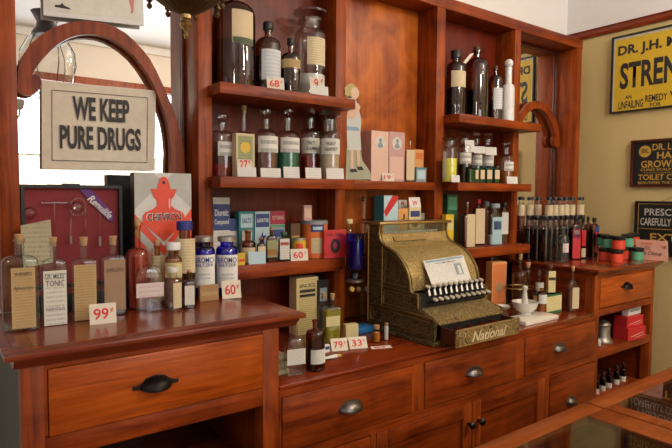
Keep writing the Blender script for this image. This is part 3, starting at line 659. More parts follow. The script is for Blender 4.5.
# ================================================================== things on the left cabinet top
Z0 = ZK+.0009
t = bottle('tonic_bottle', 'tall clear bottle with wide tan printed label, nearest the left post', 'bottle', 2, 41, 234, Z0, vb=332, shape='rect', k=.45, gl='glass_aqua', hs=.70, hn=.80, hg=.95, nr=.26,
       labs=[(12.5, 36.5, 267, 327, 'lab_tan', (("WARNER'S", .90, .06, .7, 'black_ink'), ('PREPARATION', .66, .055, .8, 'black_ink')))])
bottle('tonic_bottle', 'clear corked bottle with white label headed TONIC', 'bottle', 41, 69, 237, Z0, vb=326, shape='rect', k=.45, gl='glass_aqua', hs=.66, hn=.78, hg=.95, nr=.28,
       labs=[(44.5, 67.5, 270, 324, 'lab_white', (("DR. MILES'", .90, .09, .85, 'black_ink'), ('TONIC', .77, .11, .8, 'black_ink'), ('NERVOUS', .30, .05, .8, 'black_ink')))])
bottle('tonic_bottle', 'clear bottle with tan printed label behind the 99 cent card', 'bottle', 71, 99.5, 237, Z0, vb=321, shape='rect', k=.5, gl='glass_clear', hs=.68, hn=.76, hg=.95, nr=.3, labs=[(75, 97, 264, 319, 'lab_tan')])
bottle('tonic_bottle', 'clear bottle with brown printed label and short cork', 'bottle', 100, 128, 236, Z0, vb=316, shape='rect', k=.5, gl='glass_clear', hs=.70, hn=.78, hg=.94, nr=.3,
       labs=[(105, 126, 259, 309, 'lab_brown', (('SARGON', .80, .08, .8, 'black_ink'),))])
price('99¢', 'cream 99 cent card in front of the tonic bottles', 90, 117, 303.5, 324, Z0)
bottle('medicine_bottle', 'red liquid filled corked bottle in front of the chevron box', 'bottle', 125.5, 149, 219, Z0, Y=-.16, gl='glass_honey', hs=.58, hn=.70, hg=.93, nr=.26, liq=(.66, 'liq_orange'))
bottle('pocket_flask', 'flat clear glass flask with pale pink band label', 'bottle', 134, 165.5, 249, Z0, vb=313, shape='rect', k=.45, gl='glass_clear', hs=.52, hn=.78, hg=1, nr=.24, cap=('none', ''), pw=3.5,
       labs=[(134.5, 164.5, 282, 296, 'lab_pink')])
bottle('medicine_bottle', 'dark amber bottle with dark blue cap and cream label, before the chevron box', 'bottle', 173.5, 195.5, 221, Z0, Y=-.140, gl='glass_amber', hs=.66, hn=.78, hg=.94, nr=.52, cap=('cap', 'blue_ink'), liq=(.5, 'liq_brown'),
       labs=[(176, 194.5, 238, 272, 'lab_cream')])
bottle('medicine_bottle', 'tiny corked bottle with cream label between red bottle and amber bottle', 'bottle', 150, 164, 240, Z0, Y=-.14, gl='glass_honey', hs=.56, hn=.68, hg=.92, nr=.4, labs=[(151, 163.5, 255, 300, 'lab_cream')])
bottle('medicine_bottle', 'milky yellow bottle with white cap behind the small clear bottle', 'bottle', 164.5, 182, 242, Z0, Y=-.198, gl='glass_honey', hs=.70, hn=.80, hg=.93, nr=.6, cap=('cap', 'white_glass'), liq=(.72, 'powder_beige'),
       labs=[(165, 181.5, 262, 277, 'lab_yellow')])
bottle('medicine_bottle', 'small clear bottle with upright cream label and pale cap', 'bottle', 165, 182, 267, Z0, vb=311.5, gl='glass_clear', hs=.68, hn=.78, hg=.93, nr=.5, cap=('cap', 'off_white'),
       labs=[(173.5, 181.5, 282, 307, 'lab_cream')])
bottle('medicine_bottle', 'tiny amber bottle with white label beside the cardboard box', 'bottle', 182, 196.5, 270, Z0, vb=309, shape='rect', k=.7, gl='glass_amber', hs=.66, hn=.76, hg=.95, nr=.36, cap=('cork', 'cork'), liq=(.6, 'liq_brown'),
       labs=[(185, 194.5, 285, 304, 'lab_white')])
carton('cardboard_box', 'small plain tan cardboard box under the cobalt bottles', 'box', 200, 219, 285.5, Z0, vb=301, dp=.022, front='kraft', rz=-.08, deco=[('r', .1, .9, .35, .6, 'lab_tan')])
BS = (("BROMO", .85, .17, 1.05, 'blue_ink'), ("SELTZER", .70, .09, 1.0, 'blue_ink'), ('Headache', .42, .06, .7, 'slate'), ('& Neuralgia', .30, .06, .8, 'slate'))
for u0, lb in ((192.5, 'cobalt blue seltzer bottle with tin cap, nearer the arch'), (215.5, 'cobalt blue seltzer bottle with tin cap, behind the 60 cent card')):
    bottle('seltzer_bottle', lb, 'bottle', u0, u0+22.7, 236, Z0, Y=-.102, gl='glass_blue', hs=.72, hn=.86, hg=.96, nr=.58, cap=('cap', 'tin_cap'), liq=(.78, 'liq_blue'),
           labs=[(u0+1.2, u0+21.8, 254, 286, 'white_card', BS)], group='cobalt seltzer bottles')
price('60¢', 'cream 60 cent card in front of the cobalt seltzer bottles', 222.5, 241.5, 280.5, 298.5, Z0)

# violet ray kit in its open case
t = thing('violet_ray_kit', 'black case open upright, red lined with glass electrodes and purple lettered ribbon', 'medical kit', (0, 0, 0))
x0, x1, zl0, zl1 = .236, at(121.5, 200, Y=.01).x, 1.215, at(70, 185, Y=.01).z
MB().box(x0, x1, .024, .032, zl0, zl1).box(x0, x0+.010, .0, .024, zl0, zl1).box(x1-.010, x1, .0, .024, zl0, zl1).box(x0+.0105, x1-.0105, 0, .024, zl1-.010, zl1).box(x0+.0105, x1-.0105, 0, .024, zl0, zl0+.01).build('lid', 'black', t)
MB().box(x0+.0105, x1-.0105, .018, .0235, zl0+.0105, zl1-.0105).build('lid_lining', 'red_lining', t)
MB().box(x0, x1, -.10, .03, Z0, zl0-.006, .003).build('case', 'black', t)
MB().box(x0+.008, x1-.008, -.092, .022, zl0-.0059, zl0-.002).build('case_lining', 'red_lining', t)
for xh in (.3, .47): MB().box(xh, xh+.04, .032, .036, zl0-.02, zl0+.02).build('hinge', 'brass', t)
for u in (64, 77): pass
MB().box(*(lambda a, b_: (a.x, b_.x))(at(62, 184, Y=0), at(80, 184, Y=0)), -.003, .006, zl1-.004, zl1+.005, .001).build('latch', 'lead', t)
YE = .004
def el(pts, r=.0035, mat='glass_clear'):
    return MB().tube([at(u, v, Y=YE) for u, v in pts], r).build('electrode', mat, t)
e = el([(54.5, 203), (54.5, 236)]); MB().tube([at(41, 203, Y=YE), at(68, 202.5, Y=YE)], [.003]+[.005]*0+[.003] if False else .0055, 10).build('comb_head', 'glass_clear', e)
e = el([(71, 218), (70.8, 235)], .003); MB().tube([at(70.8, 235.5, Y=YE), at(70.8, 244, Y=YE)], .0042).build('ferrule', 'tin_cap', e)
e = el([(78+8*math.cos(a), 207+9*math.sin(a)) for a in [i*.5 for i in range(14)]]+[(86, 212), (85, 236)], .003)
g_ = MB().lathe([(.001, -.02), (.012, -.017), (.019, -.008), (.021, 0), (.019, .008), (.012, .017), (.001, .02)], 20).build('bulb', 'glass_clear', e); g_.location = at(77, 207, Y=YE-.012)
e = el([(89, 202), (96, 205), (100, 210), (99.8, 236)]); MB().tube([at(99.8, 236.5, Y=YE), at(99.8, 246, Y=YE)], .0045).build('ferrule', 'tin_cap', e)
g_ = MB().lathe([(.001, -.02), (.011, -.017), (.018, -.008), (.02, 0), (.018, .008), (.011, .017), (.001, .02)], 20).build('bulb', 'glass_clear', t); g_.location = at(30, 213, Y=YE)
q = lambda u, v: (lambda p: (p.x, p.z))(at(u, v, Y=.012))
rb = MB().prism([q(77.5, 187.5), q(90, 188), q(113, 213), q(113, 222), q(107, 219)], .012, .014).build('ribbon', 'purple', t)
text('Renulife', 'white_card', rb, tuple(Vector((at(88, 195, Y=.0115).x-.004, .0115, at(88, 195, Y=.0115).z-.016))), (1, 0, -.98), (.98, 0, 1), h=.025, w=.098, bold=.03, shear=.2)
p = at(36, 262, Y=-.02)
t = thing('printed_pamphlet', 'aged folded pamphlet with engraved picture leaning in the open case', 'pamphlet', (0, 0, 0))
MB().quadslab([at(23.5, 268, Y=-.125), at(53, 262, Y=-.125), at(50.5, 219.5, Y=-.045), at(20.5, 225.5, Y=-.045)][::-1], .002).build('cover', 'pamphlet', t, smooth=False)

# chevron box
carton('advertising_box', 'tall grey, silver and orange red chevron box standing against the hutch post', 'box', 134, 191, 173, Z0, Y=-.055, dp=.048, front='black', deco=[  # black body: shade on the box's side put into its colour
    ('r', 0, 1, 0, 1, 'orange_red', 'front_panel'),
    ('p', [(0, 1), (1, 1), (1, .72), (.5, .42), (0, .68)], 'silver_panel', 'silver_field'),
    ('p', [(0, 1), (.32, 1), (.5, .93), (0, .72)], 'grey_panel', 'grey_corner'), ('p', [(1, 1), (.68, 1), (.5, .93), (1, .72)], 'grey_panel', 'grey_corner'),
    ('p', [(0, .60), (.5, .345), (1, .64), (1, .56), (.5, .255), (0, .52)], 'grey_panel', 'grey_chevron'),
    ])
bx = bpy.context.scene.objects['advertising_box']; xa = at(134, 173, Y=-.055).x; xb = at(191, 173, Y=-.055).x; W_ = xb-xa; H_ = zat(162.5, 173, bx.location.x, bx.location.y)-Z0
def cp(pts, yo, mm, nm): return MB().prism([(-W_/2+W_*a, H_*b_) for a, b_ in pts], yo, yo+.0008).build(nm, mm, bx, smooth=False)
cp([(.27, .875), (.38, .872), (.40, .91), (.43, .95), (.47, .97), (.53, .97), (.57, .95), (.60, .91), (.62, .872), (.73, .875), (.68, .815), (.63, .79), (.62, .745), (.70, .715), (.83, .69), (.87, .66), (.87, .61), (.5, .46), (.13, .61), (.13, .66), (.17, .69), (.30, .715), (.38, .745), (.37, .79), (.32, .815)], -.0034, 'orange_red', 'red_emblem')
cp([(.5+.028*math.cos(k*.7854), .925+.014*math.sin(k*.7854)) for k in range(8)], -.0040, 'black_ink', 'hole'); cp([(.585, .72), (.605, .72), (.605, .80), (.585, .80)], -.0040, 'silver_panel', 'neck_line')  # printed dot on the knob and printed pale line on the neck
text('CHEVRON', 'white_card', bx, (0, -.0038, H_*.655), (1, 0, 0), (0, 0, 1), h=H_*.062, w=W_*.62, bold=.05, center=True)
text('CHEVRON', 'black_ink', bx, (.001, -.0041, H_*.653), (1, 0, 0), (0, 0, 1), h=H_*.055, w=W_*.60, bold=.03, center=True)

# ================================================================== top shelf of the hutch, left bay
ZA, ZM, ZLO, ZCC = 1.9405, 1.5945, 1.2485, 1.9435
bottle('apothecary_jug', 'very large brown glass jug with green bordered label, tallest in the hutch', 'bottle', 213.5, 255, -14, ZA, Y=.01, gl='glass_brown', hs=.70, hn=.86, hg=.96, nr=.22, cap=('cork', 'black_cap'), liq=(.45, 'liq_brown'),
       labs=[(232, 252, 15.5, 48.5, 'lab_cream2'), (232, 252, 42, 48.5, 'dark_green')], n=36)
bottle('apothecary_bottle', 'brown bottle with blue and white label above the 68 cent card', 'bottle', 255.5, 280.5, 22.5, ZA, Y=-.02, gl='glass_brown', hs=.66, hn=.80, hg=.93, nr=.28, cap=('cap', 'black_cap'), liq=(.5, 'liq_brown'), labs=[(262, 280.5, 52, 82, 'lab_violet')])
bottle('apothecary_bottle', 'slim dark brown bottle with narrow tan band label', 'bottle', 281, 300.5, 38.5, ZA, Y=-.05, gl='glass_brown', hs=.62, hn=.76, hg=.92, nr=.26, cap=('cap', 'black_cap'), liq=(.58, 'liq_dark'), labs=[(281.5, 300, 61, 69.5, 'lab_tan')])
bottle('apothecary_jar', 'clear glass stoppered jar of white powder behind the 9 cent card', 'jar', 295, 326, 10.5, ZA, Y=.035, gl='glass_clear', hs=.70, hn=.80, hg=.90, nr=.58, cap=('flat', 'glass_clear'), liq=(.27, 'powder_white'),
       labs=[(307.5, 324.5, 41, 68, 'lab_cream')])
price('68¢', 'cream 68 cent card on the top shelf edge', 267.5, 284.5, 76.5, 89.5, ZA, Y=-.085)
price('9¢', 'cream 9 cent card leaning on the stoppered jar', 311, 325.5, 72, 91, ZA, Y=-.072, nz=.7)
note('narrow white card on the top shelf under the 9 cent card', 311.5, 328.5, 84, 93, ZA, -.096)
# middle shelf, stoppered bottles
G = 'stoppered bottles on the middle shelf'
bottle('stoppered_bottle', 'stoppered clear bottle with red liquid at its foot, nearest the left post', 'bottle', 209.5, 235, 112.5, ZM, Y=.05, hs=.62, hn=.74, hg=.84, nr=.3, cap=('facet', 'glass_clear'), liq=(.20, 'liq_red'), labs=[(218, 234.5, 142.5, 156.5, 'lab_script')], group=G)
bottle('corked_bottle', 'long necked corked clear bottle behind the ornate yellow box', 'bottle', 233, 255, 105.5, ZM, Y=.075, hs=.5, hn=.68, hg=.93, nr=.24, liq=(.1, 'liq_amber'))
carton('ornate_box', 'ornate tan box with gold sun medallion, behind the 27 cent card', 'box', 236, 254.7, 133.5, ZM, Y=-.035, dp=.035, front='lab_cream2', deco=[('r', .1, .9, .35, .95, 'lab_greenish'), ('p', [(.5+.27*math.cos(i*.5236), .68+.13*math.sin(i*.5236)) for i in range(12)], 'yellow', 'medallion')])
bottle('stoppered_bottle', 'stoppered clear bottle with pinkish brown contents', 'bottle', 254.5, 278, 108, ZM, Y=.0, hs=.58, hn=.72, hg=.84, nr=.28, cap=('flat', 'glass_clear'), liq=(.36, 'liq_pinkish'), labs=[(258.5, 277.5, 137, 153, 'lab_script')], group=G)
bottle('stoppered_bottle', 'stoppered clear bottle half full of dark green liquid', 'bottle', 276, 299.5, 108, ZM, Y=.01, hs=.58, hn=.70, hg=.85, nr=.32, cap=('flat', 'glass_clear'), liq=(.40, 'liq_green'), labs=[(281, 299.2, 138.5, 153, 'lab_script')], group=G)
bottle('stoppered_bottle', 'stoppered clear bottle labelled TINCT with dark red liquid', 'bottle', 300.5, 321, 106.5, ZM, Y=.03, hs=.60, hn=.72, hg=.84, nr=.34, cap=('facet', 'glass_clear'), liq=(.30, 'liq_red'), labs=[(302, 319.5, 139, 154, 'lab_white', (('TINCT', .68, .22, .6, 'black_ink'), ('CALUMB', .32, .22, .8, 'black_ink')))], group=G)
bottle('stoppered_jar', 'wide mouthed stoppered jar of beige powder beside the post', 'jar', 319.5, 340.5, 109, ZM, Y=-.051, hs=.62, hn=.70, hg=.84, nr=.62, cap=('facet', 'glass_clear'), liq=(.48, 'powder_beige'), labs=[(322, 339.5, 139.5, 155, 'lab_white', (('PULV', .68, .22, .6, 'black_ink'), ('ASAFOET', .32, .22, .85, 'black_ink')))], group=G)
price('27¢', 'cream 27 cent card in front of the ornate box', 238.2, 252.7, 159.5, 177.5, ZM, Y=-.06, nz=.72)
note('white name card under the 27 cent card', 237.7, 256.4, 168, 177.5, ZM, -.085)
note('white name card before the pinkish brown bottle', 261, 281, 168, 177.3, ZM, -.080)
note('white name card before the green liquid bottle', 284, 299.7, 166.3, 177.5, ZM, -.078)
note('white name card before the TINCT bottle', 306, 321.5, 167, 177.8, ZM, -.082)
note('white name card before the beige powder jar', 326.8, 344, 167.5, 178.2, ZM, -.1035)
# low shelf
carton('medicine_carton', 'tall white diuretic compound carton with blue band, behind the cobalt bottles', 'box', 213, 229.8, 197.5, ZLO, Y=.06, dp=.05, front='paper_white', deco=[('r', 0, 1, .50, .90, 'navy'), ('t', 'Diuretic', .5, .77, .8, .1, 'white_card'), ('t', 'Compound', .5, .62, .85, .1, 'white_card')])
carton('medicine_carton', 'small white and teal carton beside the tall diuretic carton', 'box', 229.9, 238.3, 219, ZLO, Y=.07, dp=.04, front='lab_white', deco=[('r', 0, 1, .72, 1, 'navy'), ('r', 0, 1, 0, .25, 'teal')])
carton('medicine_carton', 'teal and white carton behind the papered amber bottle', 'box', 239, 254, 211.5, ZLO, Y=.05, dp=.045, front='teal', deco=[('r', .12, .9, .68, .95, 'light_blue'), ('r', .2, .85, .3, .62, 'lab_white'), ('t', 'SALTS', .5, .82, .6, .1, 'navy')])
carton('medicine_carton', 'pale blue carton with dark blue heading and figure', 'box', 255, 270, 211.5, ZLO, Y=.055, dp=.045, front='light_blue', deco=[('r', .05, .95, .68, .95, 'navy'), ('p', [(.35, .2), (.65, .2), (.6, .42), (.75, .52), (.55, .5), (.5, .6), (.42, .5), (.25, .45), (.4, .4)], 'blue_ink', 'figure'), ('t', 'LAXATIVE', .5, .82, .75, .08, 'white_card')])
carton('medicine_carton', 'crimson and green topped carton behind the dark teal carton', 'box', 270.2, 285, 211, ZLO, Y=.07, dp=.045, front='paper_white', deco=[('r', 0, 1, .72, 1, 'crimson'), ('r', 0, 1, .6, .715, 'mint'), ('t', 'TETTERINE', .5, .86, .8, .08, 'pale_pink')])
carton('medicine_carton', 'dark slate carton standing before the crimson topped carton', 'box', 272.5, 285, 227, ZLO, Y=.04, dp=.025, front='slate', deco=[('r', .1, .9, .7, .92, 'navy'), ('r', .15, .85, .2, .55, 'lab_violet')])
bottle('medicine_bottle', 'amber bottle wrapped in brown paper label on the low shelf', 'bottle', 240, 255.8, 229.5, ZLO, Y=.008, gl='glass_amber', hs=.56, hn=.70, hg=.95, nr=.38, cap=('cork', 'kraft'), liq=(.4, 'liq_amber'), labs=[(241, 255, 247, 262, 'lab_cream2')])
bottle('medicine_bottle', 'small amber bottle with cream label between amber and dark bottles', 'bottle', 256.3, 266, 237.5, ZLO, Y=-.02, shape='rect', k=.7, gl='glass_amber', hs=.70, hn=.80, hg=.95, nr=.4, labs=[(257.5, 265.2, 246, 260, 'lab_cream2')])
bottle('medicine_bottle', 'dark amber bottle with two tone green label', 'bottle', 265.3, 277.6, 228, ZLO, Y=-.005, shape='rect', k=.6, gl='glass_amber', hs=.68, hn=.80, hg=.95, nr=.36, liq=(.5, 'liq_brown'), labs=[(267, 277, 240, 257, 'lab_greenish'), (267, 277, 249, 255, 'pale_orange')])
bottle('medicine_bottle', 'green glass bottle with white red headed label', 'bottle', 277.7, 290.2, 232, ZLO, Y=-.02, shape='rect', k=.6, gl='glass_green', hs=.70, hn=.84, hg=.95, nr=.42, cap=('cap', 'dark_green'), liq=(.5, 'liq_green'), labs=[(280, 289.5, 238.5, 259, 'lab_white'), (280.5, 289, 242, 245, 'red_ink')])
carton('medicine_carton', 'brown carton with yellow label behind the small yellow tin', 'box', 291, 300.4, 223.5, ZLO, Y=.03, dp=.03, front='brown_stone', deco=[('r', .1, .9, .25, .65, 'gold_paint')])
def tin(name, label, u0, u1, vt, Z, Y, body, lid, labs=(), group=None, hl=.12, pw=2, k=1):
    x, y, wd, d, h, rz, phi, uc = spot(u0, u1, vt, Z, Y, None, k, None, pw == 2)
    t = thing(name, label, 'tin', (x, y, Z), rz, group)
    MB().loft([(0, wd/2, d/2, pw), (h*(1-hl), wd/2, d/2, pw)], 36).build('tin_body', body, t)
    MB().loft([(h*(1-hl)+.0002, wd/2*1.03, d/2*1.03, pw), (h*.985, wd/2*1.03, d/2*1.03, pw), (h, wd/2*.96, d/2*.96, pw)], 36).build('lid', lid, t)
    for lb in labs:
        f = lambda u: math.asin(max(-.98, min(.98, (u-uc)/(u1-u0)*2)))
        z1, z0 = zat(uc, lb[2], x, y)-Z, max(.001, zat(uc, lb[3], x, y)-Z)
        if pw == 2: MB().arc(wd/2+.0004+(lb[5] if len(lb) > 5 else 0), f(lb[0])-phi, f(lb[1])-phi, z0, z1).build('label', lb[4], t)
    return t
tin('medicine_tin', 'small yellow tin with red spot behind the 60 cent shelf card', 291.5, 306, 237.5, ZLO, .002, 'yellow', 'tin_cap', [(296, 303, 243, 248, 'orange_red')])
tin('powder_tin', 'large orange tin with grey lid and cream shield label', 300.8, 327.6, 220, ZLO, .048, 'orange', 'grey_metal', [(311, 324, 224, 231, 'navy'), (313, 322, 226, 229, 'light_blue', .0006), (311.5, 323, 237, 252, 'lab_cream')], hl=.10)
carton('small_carton', 'tiny pink carton standing on the large orange tin', 'box', 304, 312, 205.3, bpy.context.scene.objects['powder_tin'].location.z+zat(314, 220, bpy.context.scene.objects['powder_tin'].location.x, bpy.context.scene.objects['powder_tin'].location.y)-ZLO+.0002, Y=.015, dp=.015, front='mauve_pink', deco=[('r', .1, .9, .2, .8, 'box_pink')])
carton('red_carton', 'red carton with dark oval portrait at the end of the low shelf', 'box', 324.5, 346, 230, ZLO, Y=-.047, dp=.02, front='red_box', rz=-.12, deco=[('p', [(.5+.22*math.cos(i*.3927), .43+.27*math.sin(i*.3927)) for i in range(16)], 'black_ink', 'oval_portrait'), ('p', [(.5+.10*math.cos(i*.7854), .45+.13*math.sin(i*.7854)) for i in range(8)], 'crimson', 'portrait_face'), ('t', 'PA-TRE', .5, .83, .75, .1, 'black_ink')])
note('small pale blue folded script card before the amber bottles', 248.8, 266, 251.5, 264, ZLO, -.050, 'light_blue')
carton('small_carton', 'small yellow carton half behind the second cobalt bottle', 'box', 238.3, 245, 253, ZLO, Y=-.048, dp=.015, front='yellow', deco=[('r', .1, .9, .3, .5, 'red_ink')])
price('60¢', 'cream 60 cent card on the low shelf before the yellow tin', 291, 308.5, 250, 262, ZLO, Y=-.050)

# ================================================================== centre bay
t = thing('child_cutout', 'die cut cardboard figure of a fair haired child praying in a white dress', 'display figure', (0, 0, 0))
YF2 = -.0022
def fl(pts, mm, nm, o=0): return MB().prism([(lambda p: (p.x, p.z))(at(u, v, Y=YF2)) for u, v in pts], YF2-.001*o-.0016, YF2-.001*o).build(nm, mm, t, smooth=False)
zg = lambda v: v
fl([(346.5, 148), (360, 147), (362, 160), (370, 172), (371, 179.5), (345.5, 179.5)], 'grey_green', 'ground')
fl([(347, 96), (350, 108), (346.5, 116), (346.5, 130), (347, 150), (361, 150), (360, 134), (361, 120), (358.5, 109), (355, 98)], 'dress', 'dress', 1)
fl([(346.5, 126), (358, 127.5), (359, 131), (346.5, 130)], 'blue_sash', 'sash', 2)
fl([(347, 112), (353, 108), (357.5, 103), (360, 107), (358, 113), (352, 119), (347, 119)], 'skin', 'arms', 2)
fl([(350, 150), (353, 150), (353, 168), (356, 170), (350, 170)], 'skin', 'leg', 2); fl([(356, 150), (359.5, 150), (359, 165), (361, 168), (357, 168)], 'skin', 'leg', 2)
fl([(349.5, 169), (355.5, 169), (357, 172), (350, 172)], 'black_ink', 'shoe', 3); fl([(356.5, 166.5), (361, 166.5), (363.5, 170), (358, 170)], 'black_ink', 'shoe', 3)
fl([(350+6.5*math.cos(a)+(1.4 if i % 2 else 0), 91+7.5*math.sin(a)) for i, a in enumerate([k*.4488 for k in range(14)])], 'blond', 'hair', 1)
fl([(352, 88), (356.5, 87.5), (358.8, 92), (358.3, 96.5), (355.5, 99.5), (351.5, 98), (350.5, 92)], 'skin', 'face', 2)
MB().box(*(lambda a, b_: (a.x, b_.x))(at(349, 170, Y=YF2), at(368, 170, Y=YF2)), YF2, YF2+.05, ZM, ZM+.002).build('easel_foot', 'kraft', t)
G2 = 'pink portrait cartons'
PF = lambda: ('p', [(.5+.3*math.cos(i*.3927), .77+.13*math.sin(i*.3927)) for i in range(16)], 'off_white', 'oval')
PH = lambda: ('p', [(.34, .69), (.40, .75), (.47, .765), (.43, .80), (.44, .845), (.52, .865), (.60, .84), (.60, .80), (.55, .765), (.64, .74), (.68, .69), (.5, .66)], 'slate', 'portrait')
carton('cosmetic_carton', 'large pale pink carton with oval portrait beside the child cutout', 'box', 371.5, 388.7, 131, ZM, Y=.03, dp=.075, front='pale_pink', deco=[('r', .05, .95, .05, .5, 'box_pink'), PF(), PH()])
carton('cosmetic_carton', 'mauve pink carton with oval portrait, second of the pink pair', 'box', 389.2, 405, 132, ZM, Y=.035, dp=.06, front='mauve_pink', deco=[('r', .08, .92, .05, .5, 'box_pink'), PF(), PH()])
bottle('medicine_bottle', 'flat clear flask with cream arched label beside the mauve carton', 'bottle', 405, 415, 141, ZM, Y=.03, shape='rect', k=.4, hs=.72, hn=.82, hg=.96, nr=.2, cap=('cork', 'tin_cap'), labs=[(404.5, 414.5, 150, 180, 'lab_cream2')])
carton('medicine_carton', 'slim orange brown carton at the end of the centre shelf', 'box', 414.8, 423.8, 149.5, ZM, Y=.05, dp=.03, front='pale_orange', deco=[('r', .1, .9, .7, .9, 'box_orange')])
carton('medicine_tin', 'small teal tin with pale label in front of the orange brown carton', 'tin', 416.5, 426.5, 167.5, ZM, Y=.01, dp=.025, front='slate', body='tin_body', deco=[('l', .9, 1, 'teal'), ('r', .12, .88, .2, .8, 'light_blue')])
price('19¢', 'small cream 19 cent card before the pink cartons', 382.8, 394.5, 172, 180, ZM, Y=.005)
# lower centre bay, behind the register
ZLB = 1.2485
bottle('medicine_bottle', 'small bottle with cream cap standing between red carton and large clear bottle', 'bottle', 344.7, 353.5, 219, ZLB, Y=.05, gl='glass_clear', hs=.66, hn=.76, hg=.92, nr=.6, cap=('cap', 'cream'), liq=(.6, 'powder_beige'))
bottle('corked_bottle', 'large empty clear bottle with long neck behind the cash register', 'bottle', 355.5, 373, 196, ZLB, Y=.07, gl='glass_clear', hs=.48, hn=.62, hg=.95, nr=.27, cap=('cork', 'brown_stone'))
carton('seed_carton', 'pale blue green carton with diagonal red banner behind the register', 'box', 384, 398.2, 195.5, ZLB, Y=.02, dp=.075, front='teal', deco=[('r', 0, 1, 0, 1, 'light_blue', 'front_panel'), ('p', [(0, .72), (.15, .62), (1, .93), (1, 1), (.6, 1)], 'red_box', 'banner')])
carton('medicine_carton', 'orange carton with small figure between two peaked cartons', 'box', 398.5, 408, 208.5, ZLB, Y=.03, dp=.04, front='pale_orange', deco=[('t', 'J', .5, .80, .35, .14, 'black_ink'), ('r', .15, .85, .1, .5, 'box_orange')])
carton('medicine_carton', 'tan carton with raised white flap marked W and dark portrait', 'box', 409.5, 421, 207.5, ZLB, Y=.02, dp=.04, front='cream', deco=[('r', .1, .9, .78, .92, 'navy'), ('p', [(.5+.28*math.cos(i*.5), .62+.09*math.sin(i*.5)) for i in range(12)], 'black_ink', 'portrait'), ('p', [(0, 1), (1, 1), (.85, 1.24), (-.1, 1.24)], 'white_card', 'flap'), ('t', 'W', .45, 1.11, .5, .1, 'red_ink')])
carton('medicine_carton', 'white peaked carton with red heading behind the orange carton', 'box', 399, 407, 200, ZLB, Y=.08, dp=.03, front='white_card', deco=[('t', 'R', .5, .93, .5, .07, 'red_ink')])
carton('medicine_carton', 'dull grey carton behind the glass of the register top', 'box', 419.5, 426.5, 213, ZLB, Y=.07, dp=.04, front='grey_green')

# ================================================================== right bay shelves
bottle('apothecary_bottle', 'dark brown bottle with cream label, first on the right bay top shelf', 'bottle', 446, 466, 51, ZCC, Y=.02, gl='glass_brown', hs=.74, hn=.84, hg=.94, nr=.38, cap=('cap', 'black_cap'), liq=(.42, 'liq_dark'), labs=[(452, 466, 72.5, 88.5, 'lab_cream')])
b_ = bottle('apothecary_bottle', 'widest brown bottle with paper tag tied at its neck', 'bottle', 465, 489, 47, ZCC, Y=.03, gl='glass_brown', hs=.72, hn=.86, hg=.95, nr=.30, cap=('cork', 'brown_stone'), liq=(.40, 'liq_dark'))
x, y = b_.location.x, b_.location.y
q = lambda u, v: at(u, v, Y=y-.07)-Vector((x, y, ZCC))
tg = MB().quadslab([q(463, 62.5), q(466, 63.5), q(474, 53), q(470, 54)], .001).build('paper_tag', 'card', b_, smooth=False); tg.rotation_euler.z = -b_.rotation_euler.z
bottle('apothecary_bottle', 'smaller brown bottle with blue and cream label beside the white bottle', 'bottle', 488.5, 503, 66, ZCC, Y=.0, gl='glass_amber', hs=.72, hn=.86, hg=.95, nr=.30, cap=('cork', 'brown_stone'), liq=(.35, 'liq_brown'), labs=[(494.5, 503, 89, 110, 'lab_violet')])
bottle('white_glass_bottle', 'opaque white glass bottle with ball stopper', 'bottle', 502.5, 515.5, 59, ZCC, Y=-.04, gl='white_glass', hs=.50, hn=.62, hg=.86, nr=.52, cap=('ball', 'white_glass'), lipr=1.1)
bottle('stoppered_jar', 'stoppered jar of bright yellow powder', 'jar', 442, 458, 136.5, ZM, Y=-.056, hs=.72, hn=.80, hg=.90, nr=.6, cap=('facet', 'glass_clear'), liq=(.52, 'powder_yellow'), labs=[(443.8, 446.5, 152, 178, 'lab_white')])
def zz(o): return o
bottle('stoppered_jar', 'stoppered clear bottle with grey contents and white label, beside yellow jar', 'jar', 458, 472, 131, ZM, Y=.0, hs=.66, hn=.76, hg=.86, nr=.5, cap=('facet', 'glass_clear'), liq=(.4, 'liq_dark'), labs=[(460.5, 471.5, 153, 164, 'lab_script')])
bottle('stoppered_jar', 'stoppered clear bottle with white label behind the green boxes', 'jar', 471, 483, 131.5, ZM, Y=.04, hs=.66, hn=.76, hg=.86, nr=.42, cap=('facet', 'glass_clear'), liq=(.38, 'liq_green'), labs=[(471.8, 482.6, 155, 165.5, 'lab_script')])
bottle('stoppered_jar', 'stoppered clear bottle with white label nearest the small amber stoppered bottle', 'jar', 482, 494.5, 132, ZM, Y=.04, hs=.66, hn=.76, hg=.86, nr=.42, cap=('facet', 'glass_clear'), liq=(.36, 'liq_green'), labs=[(483, 494, 155.5, 166, 'lab_script')])
bottle('stoppered_bottle', 'small stoppered bottle with amber liquid at the end of the shelf', 'bottle', 499, 514.5, 142, ZM, Y=-.02, hs=.62, hn=.72, hg=.86, nr=.34, cap=('flat', 'glass_clear'), liq=(.32, 'liq_amber'), labs=[(505, 514, 162, 171, 'lab_script')])
note('white name card at the foot of the yellow powder jar', 451.8, 460, 173.5, 180.5, ZM, -.1035)
note('tall white name card leaning high against the grey jar', 465.8, 474.8, 141, 153, ZM+.165, -.035)
note('white name card leaning on the middle stoppered bottle', 474.7, 485.5, 146, 153, ZM+.165, -.012)
note('white name card leaning on the last stoppered bottle', 486, 497, 146, 154, ZM+.16, -.012)
note('white name card before the amber stoppered bottle', 507.5, 518, 171.8, 179, ZM, -.088)
